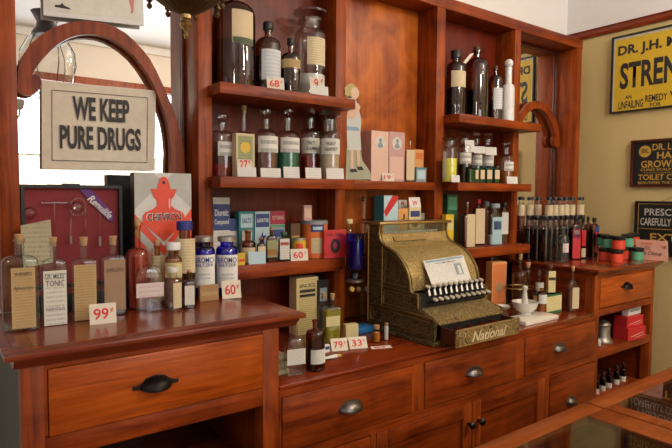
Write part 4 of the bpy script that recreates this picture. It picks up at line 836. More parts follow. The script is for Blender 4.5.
for u0, u1, lb, lm in ((466.5, 479, 'first bright green small bottle on the right middle shelf', 0), (479.5, 485, 'second green bottle with tan label on the right middle shelf', 1), (485.7, 492.5, 'third green bottle with tan label on the right middle shelf', 1), (493.5, 500, 'last small green bottle with dark cap and cream label', 1)):
    bottle('small_bottle', lb, 'bottle', u0, u1, 166, ZM, Y=-.075, shape='rect', k=.5, gl='glass_green', hs=.8, hn=.88, hg=.93, nr=.6, cap=('cap', 'black_cap'), liq=(.78, 'liq_brightgreen'),
           labs=[((u0+u1)/2-(-3 if not lm else 2.4), u1-.6, 170, 179, 'lab_cream2')], group='small green bottles on the right middle shelf')
carton('medicine_carton', 'tall dark green carton behind the yellow carton', 'box', 447.5, 458, 194.5, ZLO, Y=.05, dp=.05, front='dark_green', deco=[('r', .1, .9, .7, .95, 'mint')])
carton('medicine_carton', 'bright yellow carton beside the register top', 'box', 446, 454, 214.5, ZLO, Y=-.04, dp=.03, front='yellow', deco=[('r', .1, .9, .55, .85, 'lab_yellow')])
bottle('medicine_bottle', 'grey brown flat bottle with long cream arched label', 'bottle', 459, 476, 202, ZLO, Y=-.02, shape='rect', k=.8, gl='glass_honey', hs=.66, hn=.78, hg=.96, nr=.22, cap=('cork', 'tin_cap'), liq=(.7, 'liq_pinkish'), labs=[(467.5, 475.5, 214, 246.5, 'lab_cream2')])
bottle('medicine_bottle', 'dark bottle with red cap and long peach label', 'bottle', 471.5, 486, 199.5, ZLO, Y=.01, shape='rect', k=.5, gl='glass_brown', hs=.72, hn=.82, hg=.96, nr=.24, cap=('cap', 'red_box'), liq=(.7, 'liq_dark'), labs=[(476.3, 485.3, 208.5, 243.5, 'lab_cream2')])
bottle('medicine_bottle', 'clear bottle with light blue label and blue oval mark', 'bottle', 487.3, 503, 203.5, ZLO, Y=-.03, shape='rect', k=.5, gl='glass_aqua', hs=.70, hn=.80, hg=.94, nr=.5, cap=('cap', 'slate'), liq=(.25, 'powder_white'), labs=[(493, 502.5, 217, 244, 'lab_blue'), (494.3, 501.5, 221, 229.5, 'navy')])
bottle('medicine_bottle', 'slim blue glass bottle behind the light blue labelled bottle', 'bottle', 483, 490, 201.5, ZLO, Y=.08, gl='glass_aqua', hs=.72, hn=.84, hg=.94, nr=.6, cap=('cap', 'slate'))
bottle('medicine_bottle', 'square bottle with cream picture label next to the right post', 'bottle', 500, 509, 203, ZLO, Y=.012, shape='rect', k=.6, gl='glass_clear', hs=.74, hn=.84, hg=.94, nr=.5, cap=('cap', 'black_cap'), labs=[(500.5, 508.8, 212.5, 234, 'lab_white')])
for o in []: pass

# ================================================================== things on the low counter, left of the register
Z1 = ZL+.0003
carton('tonic_carton', 'tall cream printed carton standing on the counter beside the raised cabinet', 'box', 296.5, 318.3, 277.5, Z1, vb=334, dp=.06, front='cream', deco=[('r', .02, .98, .02, .98, 'box_cream', 'front_panel'), ('t', 'ANUSOL', .5, .86, .75, .07, 'black_ink'), ('r', .15, .85, .74, .79, 'black_ink'), ('r', .15, .85, .66, .71, 'black_ink')])
bottle('medicine_bottle', 'empty clear flask with white label in front of the raised cabinet', 'bottle', 282.5, 306.2, 318, Z1, vb=377, shape='rect', k=.6, gl='glass_clear', hs=.56, hn=.68, hg=.98, nr=.34, cap=('none', ''), labs=[(287, 305.5, 347.5, 363, 'lab_white')])
bottle('medicine_bottle', 'dark amber round bottle with white label, foremost on the counter', 'bottle', 305.6, 325.2, 319, Z1, vb=372.5, gl='glass_amber', hs=.72, hn=.82, hg=.98, nr=.32, cap=('none', ''), liq=(.6, 'liq_brown'), labs=[(311, 325, 347.5, 361.5, 'lab_white')])
bottle('hair_tonic_bottle', 'large corked bottle of yellow green liquid', 'bottle', 321.7, 342.5, 293.5, Z1, vb=345, shape='rect', k=.6, gl='glass_aqua', hs=.70, hn=.76, hg=.92, nr=.26, liq=(.66, 'liq_yellow'), labs=[(324.5, 338, 315, 325, 'lab_yellow')])
bottle('corked_bottle', 'slim corked clear bottle behind the yellow green bottle', 'bottle', 318, 329, 292.5, Z1, Y=-.13, gl='glass_clear', hs=.62, hn=.74, hg=.92, nr=.4)
carton('black_carton', 'small black carton with pale lettering behind the corked bottles', 'box', 318.5, 328.5, 280, Z1, Y=-.03, dp=.03, front='black', deco=[('r', .15, .85, .6, .85, 'slate')])
price('79¢', 'cream 79 cent card leaning beside the yellow green bottle', 332, 348.5, 338, 351, Z1, tilt=30)
price('33¢', 'cream 33 cent card leaning before the small yellow carton', 350, 368, 336.5, 348.7, Z1, tilt=30)
carton('small_carton', 'small yellow carton behind the 33 cent card', 'box', 346, 358.5, 324.5, Z1, vb=340, dp=.03, front='lab_yellow', rz=-.2)
t = price('89¢', 'cream 89 cent card lying flat by the register', 372, 392.5, 343, 348.6, Z1, tilt=78)
bottle('small_bottle', 'tiny bottle of yellow liquid with tan cap by the register', 'bottle', 372.2, 380.4, 325, Z1, vb=343.3, gl='glass_honey', hs=.6, hn=.74, hg=.84, nr=.55, cap=('cap', 'kraft'), liq=(.58, 'powder_yellow'))
bottle('glass_vial', 'slim white filled vial with cork beside the tiny yellow bottle', 'vial', 383.6, 388.6, 323, Z1, vb=341, gl='glass_clear', hs=.84, hn=.88, hg=.92, nr=.8, liq=(.84, 'powder_white'))
t = thing('ointment_tube', 'white collapsible tube with yellow cap lying on the counter', 'tube', tuple(at(331, 357, Z=Z1+.008)), 0)
t.rotation_euler.z = R_(-2)
tb_ = MB().loft([(0, .009, .0015, 2), (.02, .009, .005, 2), (.06, .0085, .0075, 2), (.064, .004, .004, 2)], 20).build('tube_body', 'white_card', t); tb_.rotation_euler = (R_(90), 0, R_(90)); tb_.location = (-.035, 0, 0)
o = MB().lathe([(.0055, 0), (.006, .001), (.005, .012), (.0045, .013)], 14).build('cap', 'yellow', t); o.rotation_euler = (0, R_(90), 0); o.location = (.0295, 0, 0)
carton('small_carton', 'tiny blue and white carton behind the foremost amber bottle', 'box', 324.8, 330, 345, Z1, vb=352.5, dp=.015, front='white_card', deco=[('r', .1, .9, .4, .8, 'blue_ink')])
# folded papers tucked beside the cabinet
for i, (xa, lb) in enumerate(((.905, 'lowest of the folded paper bundles beside the raised cabinet'), (.902, 'middle folded paper bundle beside the raised cabinet'), (.908, 'uppermost folded paper bundle beside the raised cabinet'))):
    tag(MB().box(-.02, .045, -.10, .10, 0, .020, .006).build('paper_bundle', 'pamphlet', None, (xa+.02, -.33+.01*i, Z1+.0205*i), .05*i), lb, 'papers', 'folded papers beside the cabinet')
# blue eye wash vessel on stand
sp_ = at(360, 332, Z=Z1)
t = thing('blue_glass_dispenser', 'cobalt blue glass cylinder held over a clamp stand with bright blue base', 'dispenser', (0, 0, 0))
YV = -.115
c = at(355, 260, Y=YV); ppm = F_PX/dep(c.x, c.y)
zt_, zb_ = zat(355, 233, c.x, c.y), zat(355, 279, c.x, c.y); rv_ = 9.2/ppm
o = MB().lathe([(rv_*.35, 0), (rv_*.5, .006), (rv_*.45, .02), (rv_*.95, .045), (rv_, .06), (rv_*.98, zt_-zb_-.006), (rv_*1.06, zt_-zb_)], 32).build('glass_vessel', 'glass_blue', t); o.location = (c.x, c.y, zb_)
o = MB().lathe([(rv_*.8, 0), (rv_*.9, .02), (rv_*.88, (zt_-zb_)*.6)], 24).build('contents', 'liq_navy', t); o.location = (c.x, c.y, zb_+.048)
o = MB().lathe([(rv_*.9, -.012), (rv_*.95, -.010), (rv_*.95, -.002), (rv_*.85, 0)], 28).build('collar', 'nickel', t); o.location = (c.x, c.y, zb_)
px = at(361.5, 300, Y=YV).x
MB().box(px-.009, px+.009, YV-.006, YV+.012, Z1+.03, zb_-.0125).build('post', 'glass_aqua', t)
for u, mm, nm in ((350.5, 'gold_paint', 'wooden_knob'), (357, 'brass', 'clamp_screw'), (365.5, 'nickel', 'clamp_screw')):
    k_ = at(u, 289, Y=YV-.02); o = MB().lathe([(.010, 0), (.012, .004), (.012, .012), (.009, .016)], 20).build(nm, mm, t); o.location = k_; o.rotation_euler = (R_(90), 0, 0)
MB().box(px-.055, px+.04, YV-.045, YV+.035, Z1, Z1+.03, .006).build('base', 'blue_plastic', t)

# ================================================================== cash register
R0, R1 = 1.612, 2.05
t = REG = thing('cash_register', 'antique embossed brass cash register with open drawer and card on its front', 'cash register', (0, 0, 0))
prof = [(-.065, .945), (-.485, .945), (-.487, 1.020), (-.475, 1.026), (-.400, 1.052), (-.392, 1.058), (-.392, 1.105), (-.385, 1.118), (-.352, 1.122),
        (-.346, 1.135), (-.343, 1.165), (-.333, 1.195), (-.316, 1.222), (-.293, 1.248), (-.262, 1.272), (-.225, 1.289), (-.190, 1.300), (-.165, 1.313), (-.150, 1.332), (-.145, 1.352), (-.145, 1.393), (-.065, 1.393)]
side = prof
for x0, x1 in ((R0, R0+.014), (R1-.014, R1)):
    sp = MB().prism(side, x0, x1, 'x').build('side_panel', 'brass_dark_eng', t)
    # raised mouldings framing the side into panels
    xo = x0 if x0 == R0 else x1
    a, b2 = (xo-.004, xo) if x0 == R0 else (xo, xo+.004)
    def strip(pts, r=.004): return MB().tube([(xo, y_, z_) for y_, z_ in pts], r, 6).build('moulding', 'brass', sp)
    strip([(-.07, 1.035), (-.40, 1.035), (-.478, 1.03)]); strip([(-.165, 1.036), (-.165, 1.30)], .003); strip([(-.07, 1.15), (-.165, 1.15)], .003); strip([(-.17, 1.125), (-.385, 1.117)], .0035)
    strip([p for p in prof[8:21]], .0045); strip([(-.07, .95), (-.07, 1.39)], .004); strip([(-.392, 1.06), (-.390, 1.11)], .004)
    strip([(-.185, 1.142), (-.33, 1.142), (-.325, 1.19), (-.30, 1.23), (-.26, 1.258), (-.185, 1.285), (-.185, 1.142)], .0022)
    strip([(-.18, 1.048), (-.375, 1.048), (-.375, 1.105), (-.18, 1.11), (-.18, 1.048)], .0022); strip([(-.09, .965), (-.465, .965), (-.465, 1.015), (-.09, 1.02), (-.09, .965)], .0022)
bx0, bx1 = R0+.0145, R1-.0145
MB().prism([(-.345, 1.124)]+prof[9:18]+[(-.17, 1.25), (-.32, 1.12)], bx0, bx1, 'x').build('barrel', 'brass_eng', t)
MB().prism([(-.185, 1.296), (-.168, 1.309), (-.152, 1.330), (-.147, 1.352), (-.13, 1.352), (-.13, 1.28)], bx0, bx1, 'x').build('neck', 'brass_eng', t)
MB().tube([(bx0, -.195, 1.300), (bx1, -.195, 1.300)], .003).build('moulding', 'brass', t)
MB().prism([(-.483, 1.026), (-.398, 1.060), (-.398, 1.052), (-.36, 1.05), (-.36, 1.040), (-.483, 1.010)], bx0, bx1, 'x').build('keyboard_plate', 'brass_front_eng', t)
MB().box(bx0, bx1, -.50, -.455, 1.008, 1.018, .003).build('front_lip', 'brass_front_eng', t)
MB().box(bx0, bx1, -.39, -.36, 1.045, 1.118).build('key_well', 'black', t)
MB().box(bx0, bx1, -.08, -.066, .945, 1.345).build('rear_panel', 'brass_dark_eng', t)
# foot moulding
MB().box(R0-.008, R1+.008, -.492, -.055, Z1, .944, .004).build('base', 'brass_dark_eng', t)
# glass head with number tabs
for x in (R0+.0145, R1-.0145-.010): MB().box(x, x+.010, -.144, -.132, 1.3525, 1.3925).build('glass_post', 'brass', t)
MB().box(bx0+.011, bx1-.011, -.141, -.139, 1.353, 1.3925).build('front_pane', 'pane', t); MB().box(bx0, bx1, -.088, -.086, 1.34, 1.3925).build('rear_pane', 'pane', t)
MB().box(R0-.014, R1+.014, -.165, -.045, 1.3935, 1.407, .004).build('cornice', 'brass', t)
for i in range(22):
    x = bx0+.045+i*(bx1-bx0-.06)/22; MB().box(x, x+.010, -.115, -.113, 1.350, 1.362).build('number_tab', 'white_card', t)
MB().box(bx0+.012, bx0+.035, -.120, -.117, 1.352, 1.376).build('flag_tab', 'white_card', t)
pl = MB().prism([(-.1655, 1.318), (-.1515, 1.336), (-.1545, 1.339), (-.1685, 1.321)], R0+.075, R0+.275, 'x').build('name_plate', 'brass', t)
MB().lathe([(.004, 0), (.005, .002), (.003, .004)], 10).build('screw', 'tin_cap', pl).location = (R0+.09, -.163, 1.335)
# keys: two banks of levers with round pads
for row, (y_, z_, n_, sh) in enumerate(((-.400, at(434, 288, X=R0+.04).z, 11, .0), (-.432, at(433, 301, X=R0+.04).z+.004, 11, .012))):
    for i in range(n_):
        x = bx0+.03+sh+i*(bx1-bx0-.07)/(n_-1)
        kk = MB().prism([(-.385, z_-.03), (y_-.006, z_-.012), (y_-.006, z_-.004), (y_+.004, z_-.004), (-.37, z_-.03)], x-.004, x+.004, 'x').build('key', 'black' if row else 'black', t)
        pd = MB().lathe([(.011, 0), (.012, .002), (.012, .006), (.010, .007)], 14).build('key_pad', 'key_pad', kk); pd.location = (x, y_-.002, z_-.0035); pd.rotation_euler = (R_(25), 0, 0)
        if row == 0: MB().prism([(y_+.0055, z_-.006), (y_-.004, z_-.040), (y_-.0035, z_-.040), (y_+.006, z_-.006)], x+.006, x+.018, 'x').build('key_tab', 'white_card', kk, smooth=False)
# drawer pulled open
dr = MB().box(R0+.022, R1-.012, -.582, -.572, .934, 1.004, .002).build('cash_drawer', 'brass_front_eng', t)
for b_ in ((R0+.026, R0+.034, -.5715, -.494, .936, 1.000), (R1-.024, R1-.016, -.5715, -.494, .936, 1.000)): MB().box(*b_).build('drawer_side', 'wood_dark', dr)
MB().box(R0+.0345, R1-.0245, -.5715, -.494, .937, .942).build('drawer_floor', 'wood_dark', dr)
for i in range(1, 5):
    x = R0+.034+i*(R1-R0-.06)/5; MB().box(x, x+.005, -.5715, -.494, .9425, .992).build('divider', 'wood_top', dr)
MB().box(R0+.03, R1-.02, -.4935, -.4925, .9455, 1.006).build('drawer_opening', 'black', dr)
text('National', 'gold_bright', dr, ((R0+R1)/2, -.5835, .966), (1, 0, 0), (0, 0, 1), h=.042, w=.22, bold=.05, ext=.0025, center=True, shear=.35)
MB().tube([(R0+.03, -.583, .938), (R1-.02, -.583, .938), (R1-.02, -.583, 1.0), (R0+.03, -.583, 1.0), (R0+.03, -.583, .938)], .0022, 6).build('moulding', 'brass', dr)
o = MB().lathe([(.006, 0), (.007, .002), (.004, .004)], 14).build('keyhole', 'lead', dr); o.location = (1.84, -.582, .992); o.rotation_euler = (R_(90), 0, 0)
o = MB().lathe([(.007, 0), (.009, .006), (.006, .016), (.010, .022), (.003, .028)], 14).build('side_knob', 'tin_cap', t); o.location = (R1, -.235, 1.262); o.rotation_euler = (0, R_(90), 0)
# card propped on the barrel
cc = [at(432.7, 287, Y=-.398), at(471.6, 280, Y=-.398), at(463, 255, Y=-.318), at(423, 261, Y=-.318)]
t = thing('register_card', 'white printed card with small portrait propped on the cash register', 'card', (0, 0, 0))
MB().quadslab(cc[::-1], .0012).build('card', 'paper_white', t, smooth=False)
rr = (cc[1]-cc[0]).normalized(); uu = (cc[3]-cc[0]); uu = (uu-rr*uu.dot(rr)).normalized(); nn = rr.cross(uu)
def oncard(fx, fz, o=.0016): return cc[0].lerp(cc[1], fx).lerp(cc[3].lerp(cc[2], fx), fz)+nn*o
MB().quadslab([oncard(.68, .28), oncard(.86, .28), oncard(.86, .72), oncard(.68, .72)], .0003).build('portrait', 'slate', t, smooth=False)
MB().quadslab([oncard(.74, .30, .0022), oncard(.82, .30, .0022), oncard(.81, .62, .0022), oncard(.75, .62, .0022)], .0003).build('portrait_figure', 'off_white', t, smooth=False)
MB().quadslab([oncard(.04, .90), oncard(.96, .90), oncard(.96, .96), oncard(.04, .96)], .0003).build('border', 'blue_sash', t, smooth=False)
text('OLD TIME REMEDIES', 'black_ink', t, oncard(.5, .82), rr, uu, h=.006, w=.13, center=True, bold=.02)

# ================================================================== low counter, right of the register
carton('orange_carton', 'tall worn orange carton standing right behind the open cash drawer', 'box', 491.5, 506, 262, Z1, vb=305.5, dp=.05, front='pale_orange', rz=-.15, deco=[('r', .05, .95, .05, .95, 'box_orange', 'front_panel'), ('p', [(.5+.3*math.cos(i*.4), .42+.12*math.sin(i*.4)) for i in range(16)], 'kraft', 'oval')])
b_ = bottle('corked_bottle', 'round shouldered corked glass bottle standing in the wire rack', 'bottle', 513, 528.5, 254, Z1, Y=-.19, gl='glass_clear', hs=.60, hn=.72, hg=.94, nr=.24)
bottle('corked_bottle', 'slim corked glass cylinder beside the round shouldered bottle', 'bottle', 524.5, 532, 262.5, Z1, Y=-.17, gl='glass_clear', hs=.78, hn=.84, hg=.93, nr=.66)
# wire rack with a hoop
c = at(519, 300, Y=-.19); c = Vector((c.x, -.19, Z1)); ppm = F_PX/dep(c.x, c.y); rh = 15.5/ppm
t = thing('wire_rack', 'dark brass hoop rack on thin legs round the corked bottles', 'rack', c)
zr = zat(519, 287, c.x, c.y)-Z1
MB().tube([(rh*math.cos(a), rh*.8*math.sin(a), zr) for a in [2*math.pi*i/36 for i in range(37)]], .003, 6).build('hoop', 'brass', t)
MB().tube([(rh*.9*math.cos(a), rh*.72*math.sin(a), .006) for a in [2*math.pi*i/36 for i in range(37)]], .003, 6).build('foot_ring', 'brass', t)
for i in range(10):
    a = 2*math.pi*i/10; MB().tube([(rh*.9*math.cos(a), rh*.72*math.sin(a), .005), (rh*math.cos(a), rh*.8*math.sin(a), zr)], .0015, 5).build('wire', 'dark_brass', t)
# glass burette tap bottle
bottle('stoppered_bottle', 'small cut glass cruet with knobbed stopper beside the rack', 'bottle', 535.5, 544.5, 269.5, Z1, Y=-.22, gl='glass_clear', hs=.45, hn=.60, hg=.78, nr=.4, cap=('facet', 'glass_clear'), labs=[(536, 544, 282, 290, 'off_white')])
c1 = carton('yellow_green_carton', 'wide yellow carton with green edges lying under the labelled bottle', 'box', 546.5, 562, 294, Z1, vb=313, dp=.075, front='lab_yellow', rz=0, deco=[('l', .90, 1.0, 'dark_green'), ('l', 0, .12, 'dark_green')])
zc = zat(554, 294, c1.location.x, c1.location.y)-Z1
bottle('medicine_bottle', 'flat bottle with black and cream arched label on the yellow carton', 'bottle', 544, 556.5, 264.5, Z1+zc+.001, Y=c1.location.y+.038, shape='rect', k=.45, gl='glass_honey', hs=.70, hn=.82, hg=.93, nr=.3, cap=('cap', 'brown_stone'), liq=(.6, 'liq_honey'), labs=[(549, 556, 271, 293, 'lab_yellow'), (549.2, 555.8, 277, 280, 'black_ink')])
bottle('small_bottle', 'small bottle with white label in front of the yellow carton', 'bottle', 536.5, 546.5, 287, Z1, vb=316, gl='glass_honey', hs=.78, hn=.86, hg=.95, nr=.5, cap=('none', ''), liq=(.5, 'liq_honey'), labs=[(538.5, 547, 294, 303, 'lab_white')])
bottle('corked_bottle', 'tall corked bottle with cream label at the right end of the counter', 'bottle', 564.5, 579, 266, Z1, vb=312, shape='rect', k=.7, gl='glass_clear', hs=.56, hn=.74, hg=.93, nr=.28, liq=(.5, 'liq_pinkish'), labs=[(572, 578.5, 287, 308, 'lab_cream')])
# marble slab, mortar and pestle
A_, B_, C_, D_ = at(506, 320, Z=Z1+.022), at(527.5, 320.5, Z=Z1+.022), at(556.8, 316.5, Z=Z1+.022), at(535, 309, Z=Z1+.022)
sl = MB().prism([(p_.x, p_.y) for p_ in (at(503, 318, Z=Z1+.022), at(528, 320.3, Z=Z1+.022), at(556.5, 316, Z=Z1+.022), at(530, 308.5, Z=Z1+.022))], Z1, Z1+.020, 'z')
bpy_s = tag(MB().box(2.225, 2.495, -.485, -.365, Z1, Z1+.020, .003).build('marble_slab', 'marble', None), 'white marble slab carrying the mortar and pestle', 'slab')
sl.bm.free()
zm = Z1+.0205; c = at(526.5, 316, Z=zm); c += Vector((.03, .03, 0)); ppm = F_PX/dep(c.x, c.y); rm = 13/ppm; hm = zat(526.5, 301.5, c.x, c.y)-zm
t = thing('mortar', 'white ceramic mortar bowl on the marble slab', 'mortar', (c.x, c.y, zm))
MB().lathe([(rm*.50, 0), (rm*.52, .004), (rm*.44, hm*.16), (rm*.70, hm*.32), (rm*.90, hm*.62), (rm*.97, hm*.9), (rm*1.0, hm*.94), (rm*1.0, hm), (rm*.93, hm), (rm*.86, hm*.75), (rm*.6, hm*.4), (rm*.2, hm*.28), (.001, hm*.27)], 40).build('bowl', 'ceramic', t)
s_ = at(537, 298, Y=c.y-.02)
MB().prism([(rm*.85, -.012), (rm*1.22, -.006), (rm*1.22, .006), (rm*.85, .012)], hm*.86, hm*.98, 'z').build('spout', 'ceramic', t)
t = thing('pestle', 'pale pestle with ball end standing in the mortar', 'pestle', (c.x, c.y, zm))
pt = at(525, 285.5, Y=c.y); pb = Vector((c.x-.005, c.y, zm+hm*.30)); pts = [pb.lerp(pt, k) for k in (0, .04, .15, .3, .55, .75, .82, .88, .94, .98, 1)]
MB().tube([p_-Vector((c.x, c.y, zm)) for p_ in pts], [.006, .014, .018, .018, .013, .010, .010, .013, .014, .011, .004], 16).build('pestle_body', 'off_white', t)
c = at(508.5, 311, Z=Z1); tag(MB().lathe([(.016, 0), (.018, .003), (.03, .012), (.034, .024), (.031, .024), (.02, .010), (.001, .008)], 28).build('small_dish', 'ceramic', None, (c.x, c.y+.03, Z1)), 'small white dish between the orange carton and the mortar', 'dish')

# ================================================================== right cabinet top
ZR = ZK+.0003
d0 = bottle('extract_bottle', 'tall dark square extract bottle in the front row under the mirror', 'bottle', 553.5, 566, 215.5, ZR, Y=-.165, shape='rect', k=.9, gl='glass_clear', hs=.68, hn=.80, hg=.95, nr=.44, cap=('cap', 'black_cap'), liq=(.70, 'liq_dark'), group='dark extract bottles in rows', rz=0)
EB = 'dark square extract bottle with black cap, one of the close rows of look-alikes'
d0['label'] = EB
h0 = max(v.co.z for v in d0.children[0].data.vertices)
d0.location.x = 3.2495
for x_, y_ in [(3.2495-.0555*i, -.165) for i in range(1, 8)] + [(2.861, -.11), (2.917, -.11), (2.861, -.055), (2.917, -.055)]: dup(d0, (x_, y_, ZR))
# raised board behind with paler bottles
tag(MB().box(2.955, 3.42, -.130, -.03, ZR, ZR+.165, .002).build('riser_box', 'wood_dark', None), 'long dark wooden riser behind the extract bottles, carrying most of the pale bottles', 'riser')
tag(MB().box(2.866, 3.12, .0, .088, ZR, ZR+.165, .002).build('riser_box', 'wood_dark', None), 'short dark wooden riser close to the mirror, carrying the three leftmost pale bottles', 'riser')
u0 = bottle('extract_bottle', 'x', 'bottle', 545, 553.5, 197, ZR+.1655, Y=-.08, gl='glass_clear', hs=.70, hn=.82, hg=.95, nr=.58, cap=('cap', 'black_cap'), liq=(.5, 'liq_pinkish'), labs=[(545.6, 552.9, 205, 216, 'lab_cream2')], group='pale extract bottles on the riser', rz=-.8)
u0['label'] = 'pale bottle with black cap and cream label standing on the riser'
for u in (554.5, 560.5, 565.5, 571.5, 580.5): dup(u0, (at(u, 210, Y=-.08).x, -.08, ZR+.1655))
for u in (521, 530, 538): dup(u0, (at(u, 210, Y=.045).x, .045, ZR+.1655))
bottle('spray_bottle', 'frosted greenish empty bottle with pink and white label, before the dark bottles', 'bottle', 557, 568.8, 226, ZR, vb=262.5, gl='glass_frost', hs=.58, hn=.78, hg=.97, nr=.34, cap=('none', ''), labs=[(562.5, 568, 243, 252, 'lab_pink')])
bottle('syrup_bottle', 'dark bottle with upright red and blue label facing forward', 'bottle', 568.6, 581.6, 216, ZR, vb=260, shape='rect', k=.7, gl='glass_brown', hs=.74, hn=.84, hg=.94, nr=.34, cap=('cap', 'black_cap'), liq=(.66, 'liq_dark'), labs=[(572.2, 580, 229, 258, 'red_box'), (572.6, 579.6, 229.3, 238, 'navy'), (573.5, 578.8, 230, 234, 'white_card')], rz=-.55)
bottle('syrup_bottle', 'dark bottle with narrow red and cream label behind the red labelled one', 'bottle', 579, 588, 217, ZR, Y=-.21, shape='rect', k=.8, gl='glass_brown', hs=.74, hn=.84, hg=.94, nr=.34, cap=('cap', 'black_cap'), liq=(.6, 'liq_dark'), labs=[(581.5, 585.5, 230, 246, 'red_box'), (581.5, 585.5, 248, 257, 'lab_cream')])
bottle('syrup_bottle', 'amber brown bottle between the red labelled bottles and the jars', 'bottle', 584.5, 592, 216.5, ZR, Y=-.155, shape='rect', k=.8, gl='glass_amber', hs=.78, hn=.86, hg=.94, nr=.4, cap=('cap', 'black_cap'), liq=(.7, 'liq_brown'))
bottle('syrup_bottle', 'amber brown bottle with red and blue side label next to the jars', 'bottle', 589.5, 599.5, 217.5, ZR, Y=-.215, shape='rect', k=.8, gl='glass_amber', hs=.78, hn=.86, hg=.94, nr=.4, cap=('cap', 'black_cap'), liq=(.7, 'liq_brown'), labs=[(596, 599.6, 232, 252, 'red_box'), (596, 599.6, 226, 232, 'navy')])
# colour jars, two tiers
def cjar(mat, lb):
    t = thing('lidded_jar', lb, 'jar', (0, 0, 0), 0, 'lidded jars in two tiers')
    MB().lathe([(.032, 0), (.034, .002), (.034, .050), (.032, .052)], 28).build('jar_body', mat, t)
    MB().arc(.0343, -2.2, 2.2, .006, .045).build('label', 'orange_red' if mat != 'mint' else 'mint', t)
    MB().lathe([(.0345, .0522), (.0355, .054), (.0355, .073), (.033, .075)], 28).build('lid', 'black_cap', t)
    return t
JR, JG = None, None
cols = []
y_j = [at(605, 262, Z=ZR).y]
spots_ = [(602, -.42, 'r'), (613.5, -.43, 'r'), (618.5, -.36, 'r'), (625, -.40, 'r'), (631.5, -.37, 'g'), (637.5, -.35, 'r')]
spots_ = [(605, -.34, 'r', ''), (617, -.43, 'r', ''), (625, -.37, 'r', ''), (633.5, -.42, 'g', ''), (639.5, -.35, 'r', '')]
up_ = [(602.5, -.28, 'g'), (607.5, -.35, 'g'), (618.5, -.43, 'r'), (627, -.38, 'g'), (633, -.35, 'r')]
names = {0: 'red lidded jar at the left end of the lower tier', 1: 'nearest red lidded jar in the lower tier', 2: 'red lidded jar just behind the nearest one, lower tier', 3: 'green lidded jar in the lower tier beside the pink card', 4: 'red lidded jar at the right end of the lower tier'}
unames = {0: 'green lidded jar at the left end of the upper tier', 1: 'second green lidded jar from the left in the upper tier', 2: 'nearest red lidded jar in the upper tier', 3: 'green lidded jar with pale mint band, middle right of the upper tier', 4: 'red lidded jar at the right end of the upper tier'}
PR = {'r': None, 'g': None}
placed = []
def put(kind, u, Y, z, lb):
    x = at(u, 250, Y=Y).x
    # keep the jars of one tier apart
    for (px_, py_, pz_) in placed:
        if abs(pz_-z) < .01:
            d_ = math.hypot(x-px_, Y-py_)
            if d_ < .0725:
                k_ = .0725/max(d_, 1e-4); x = px_+(x-px_)*k_; Y = py_+(Y-py_)*k_
    placed.append((x, Y, z))
    rz = -math.atan2(x, Y+2)
    if PR[kind] is None: PR[kind] = cjar('orange_red' if kind == 'r' else 'mint', lb); o = PR[kind]; o.location = (x, Y, z); o.rotation_euler.z = rz
    else: dup(PR[kind], (x, Y, z), lb, rz)
for i, (u, Y, k_, _) in enumerate(spots_): put(k_, u, Y, ZR, names[i])
for i, (u, Y, k_) in enumerate(up_): put(k_, u, Y, ZR+.0755, unames[i])
# pink card by the wall sign
a, b2 = at(636.5, 258.5, Y=-.42), at(669, 258, Y=-.52)
t = thing('notice_card', 'pink handwritten card with price standing before the black prescriptions sign', 'card', (0, 0, 0))
p4 = [Vector((3.445, at(636, 256, X=3.445).y, ZR)), Vector((3.462, at(668.5, 257, X=3.462).y, ZR)), None, None]
hh = zat(652, 240, (p4[0].x+p4[1].x)/2, -.415)-ZR
p4[2] = p4[1]+Vector((.012, .012, hh)); p4[3] = p4[0]+Vector((.012, .012, hh))
MB().quadslab(p4[::-1], .0015).build('card', 'pink_paper', t, smooth=False)
rr = (p4[1]-p4[0]).normalized(); uu = (p4[3]-p4[0]).normalized(); nn = rr.cross(uu); L_ = (p4[1]-p4[0]).length
text('WARDS', 'red_ink', t, p4[0]+rr*L_*.35+uu*hh*.82+nn*.002, rr, uu, h=hh*.12, w=L_*.35, center=True)
text('1922', 'black_ink', t, p4[0]+rr*L_*.38+uu*hh*.60+nn*.002, rr, uu, h=hh*.15, w=L_*.18, center=True)
text('Ice Cleanup', 'black_ink', t, p4[0]+rr*L_*.50+uu*hh*.32+nn*.002, rr, uu, h=hh*.26, w=L_*.62, center=True, shear=.4)
text('1.00', 'black_ink', t, p4[0]+rr*L_*.88+uu*hh*.70+nn*.002, rr, uu, h=hh*.14, w=L_*.14, center=True)

# right cabinet shelves
ZS = .7103
c = at(609.5, 344, Z=ZS); ppm = F_PX/dep(c.x, c.y+.04); rb_ = 10.2/ppm; hb = zat(609.5, 320.5, c.x, c.y+.05)-ZS
t = thing('pewter_shaker', 'dull pewter bell shaped canister with domed lid on the open shelf', 'canister', (c.x+.02, c.y+.05, ZS))
MB().lathe([(rb_, 0), (rb_, .006), (rb_*.82, .014), (rb_*.70, .030), (rb_*.66, hb*.72), (rb_*.74, hb*.75), (rb_*.74, hb*.79)], 32).build('canister_body', 'pewter', t)
MB().lathe([(rb_*.70, hb*.791), (rb_*.62, hb*.86), (rb_*.40, hb*.93), (rb_*.12, hb*.95), (rb_*.14, hb*.98), (.002, hb)], 32).build('lid', 'pewter', t)
def redbox(u0, u1, vt, Z, vb, lb, mat='red_box', dp=.09, Y=None):
    return carton('red_carton', lb, 'box', u0, u1, vt, Z, Y=Y, vb=vb, dp=dp, front=mat, rz=-.12, deco=[('p', [(.15, .25), (.85, .5), (.85, .56), (.15, .31)], 'pale_pink', 'script'), ('p', [(.4, .15), (.9, .33), (.9, .37), (.4, .19)], 'pale_pink', 'script')])
r1 = redbox(628, 645.5, 327, ZS, 339.5, 'lower red carton with pale script on the open shelf')
z2 = ZS+zat(637, 327, r1.location.x, r1.location.y)-ZS+.0005
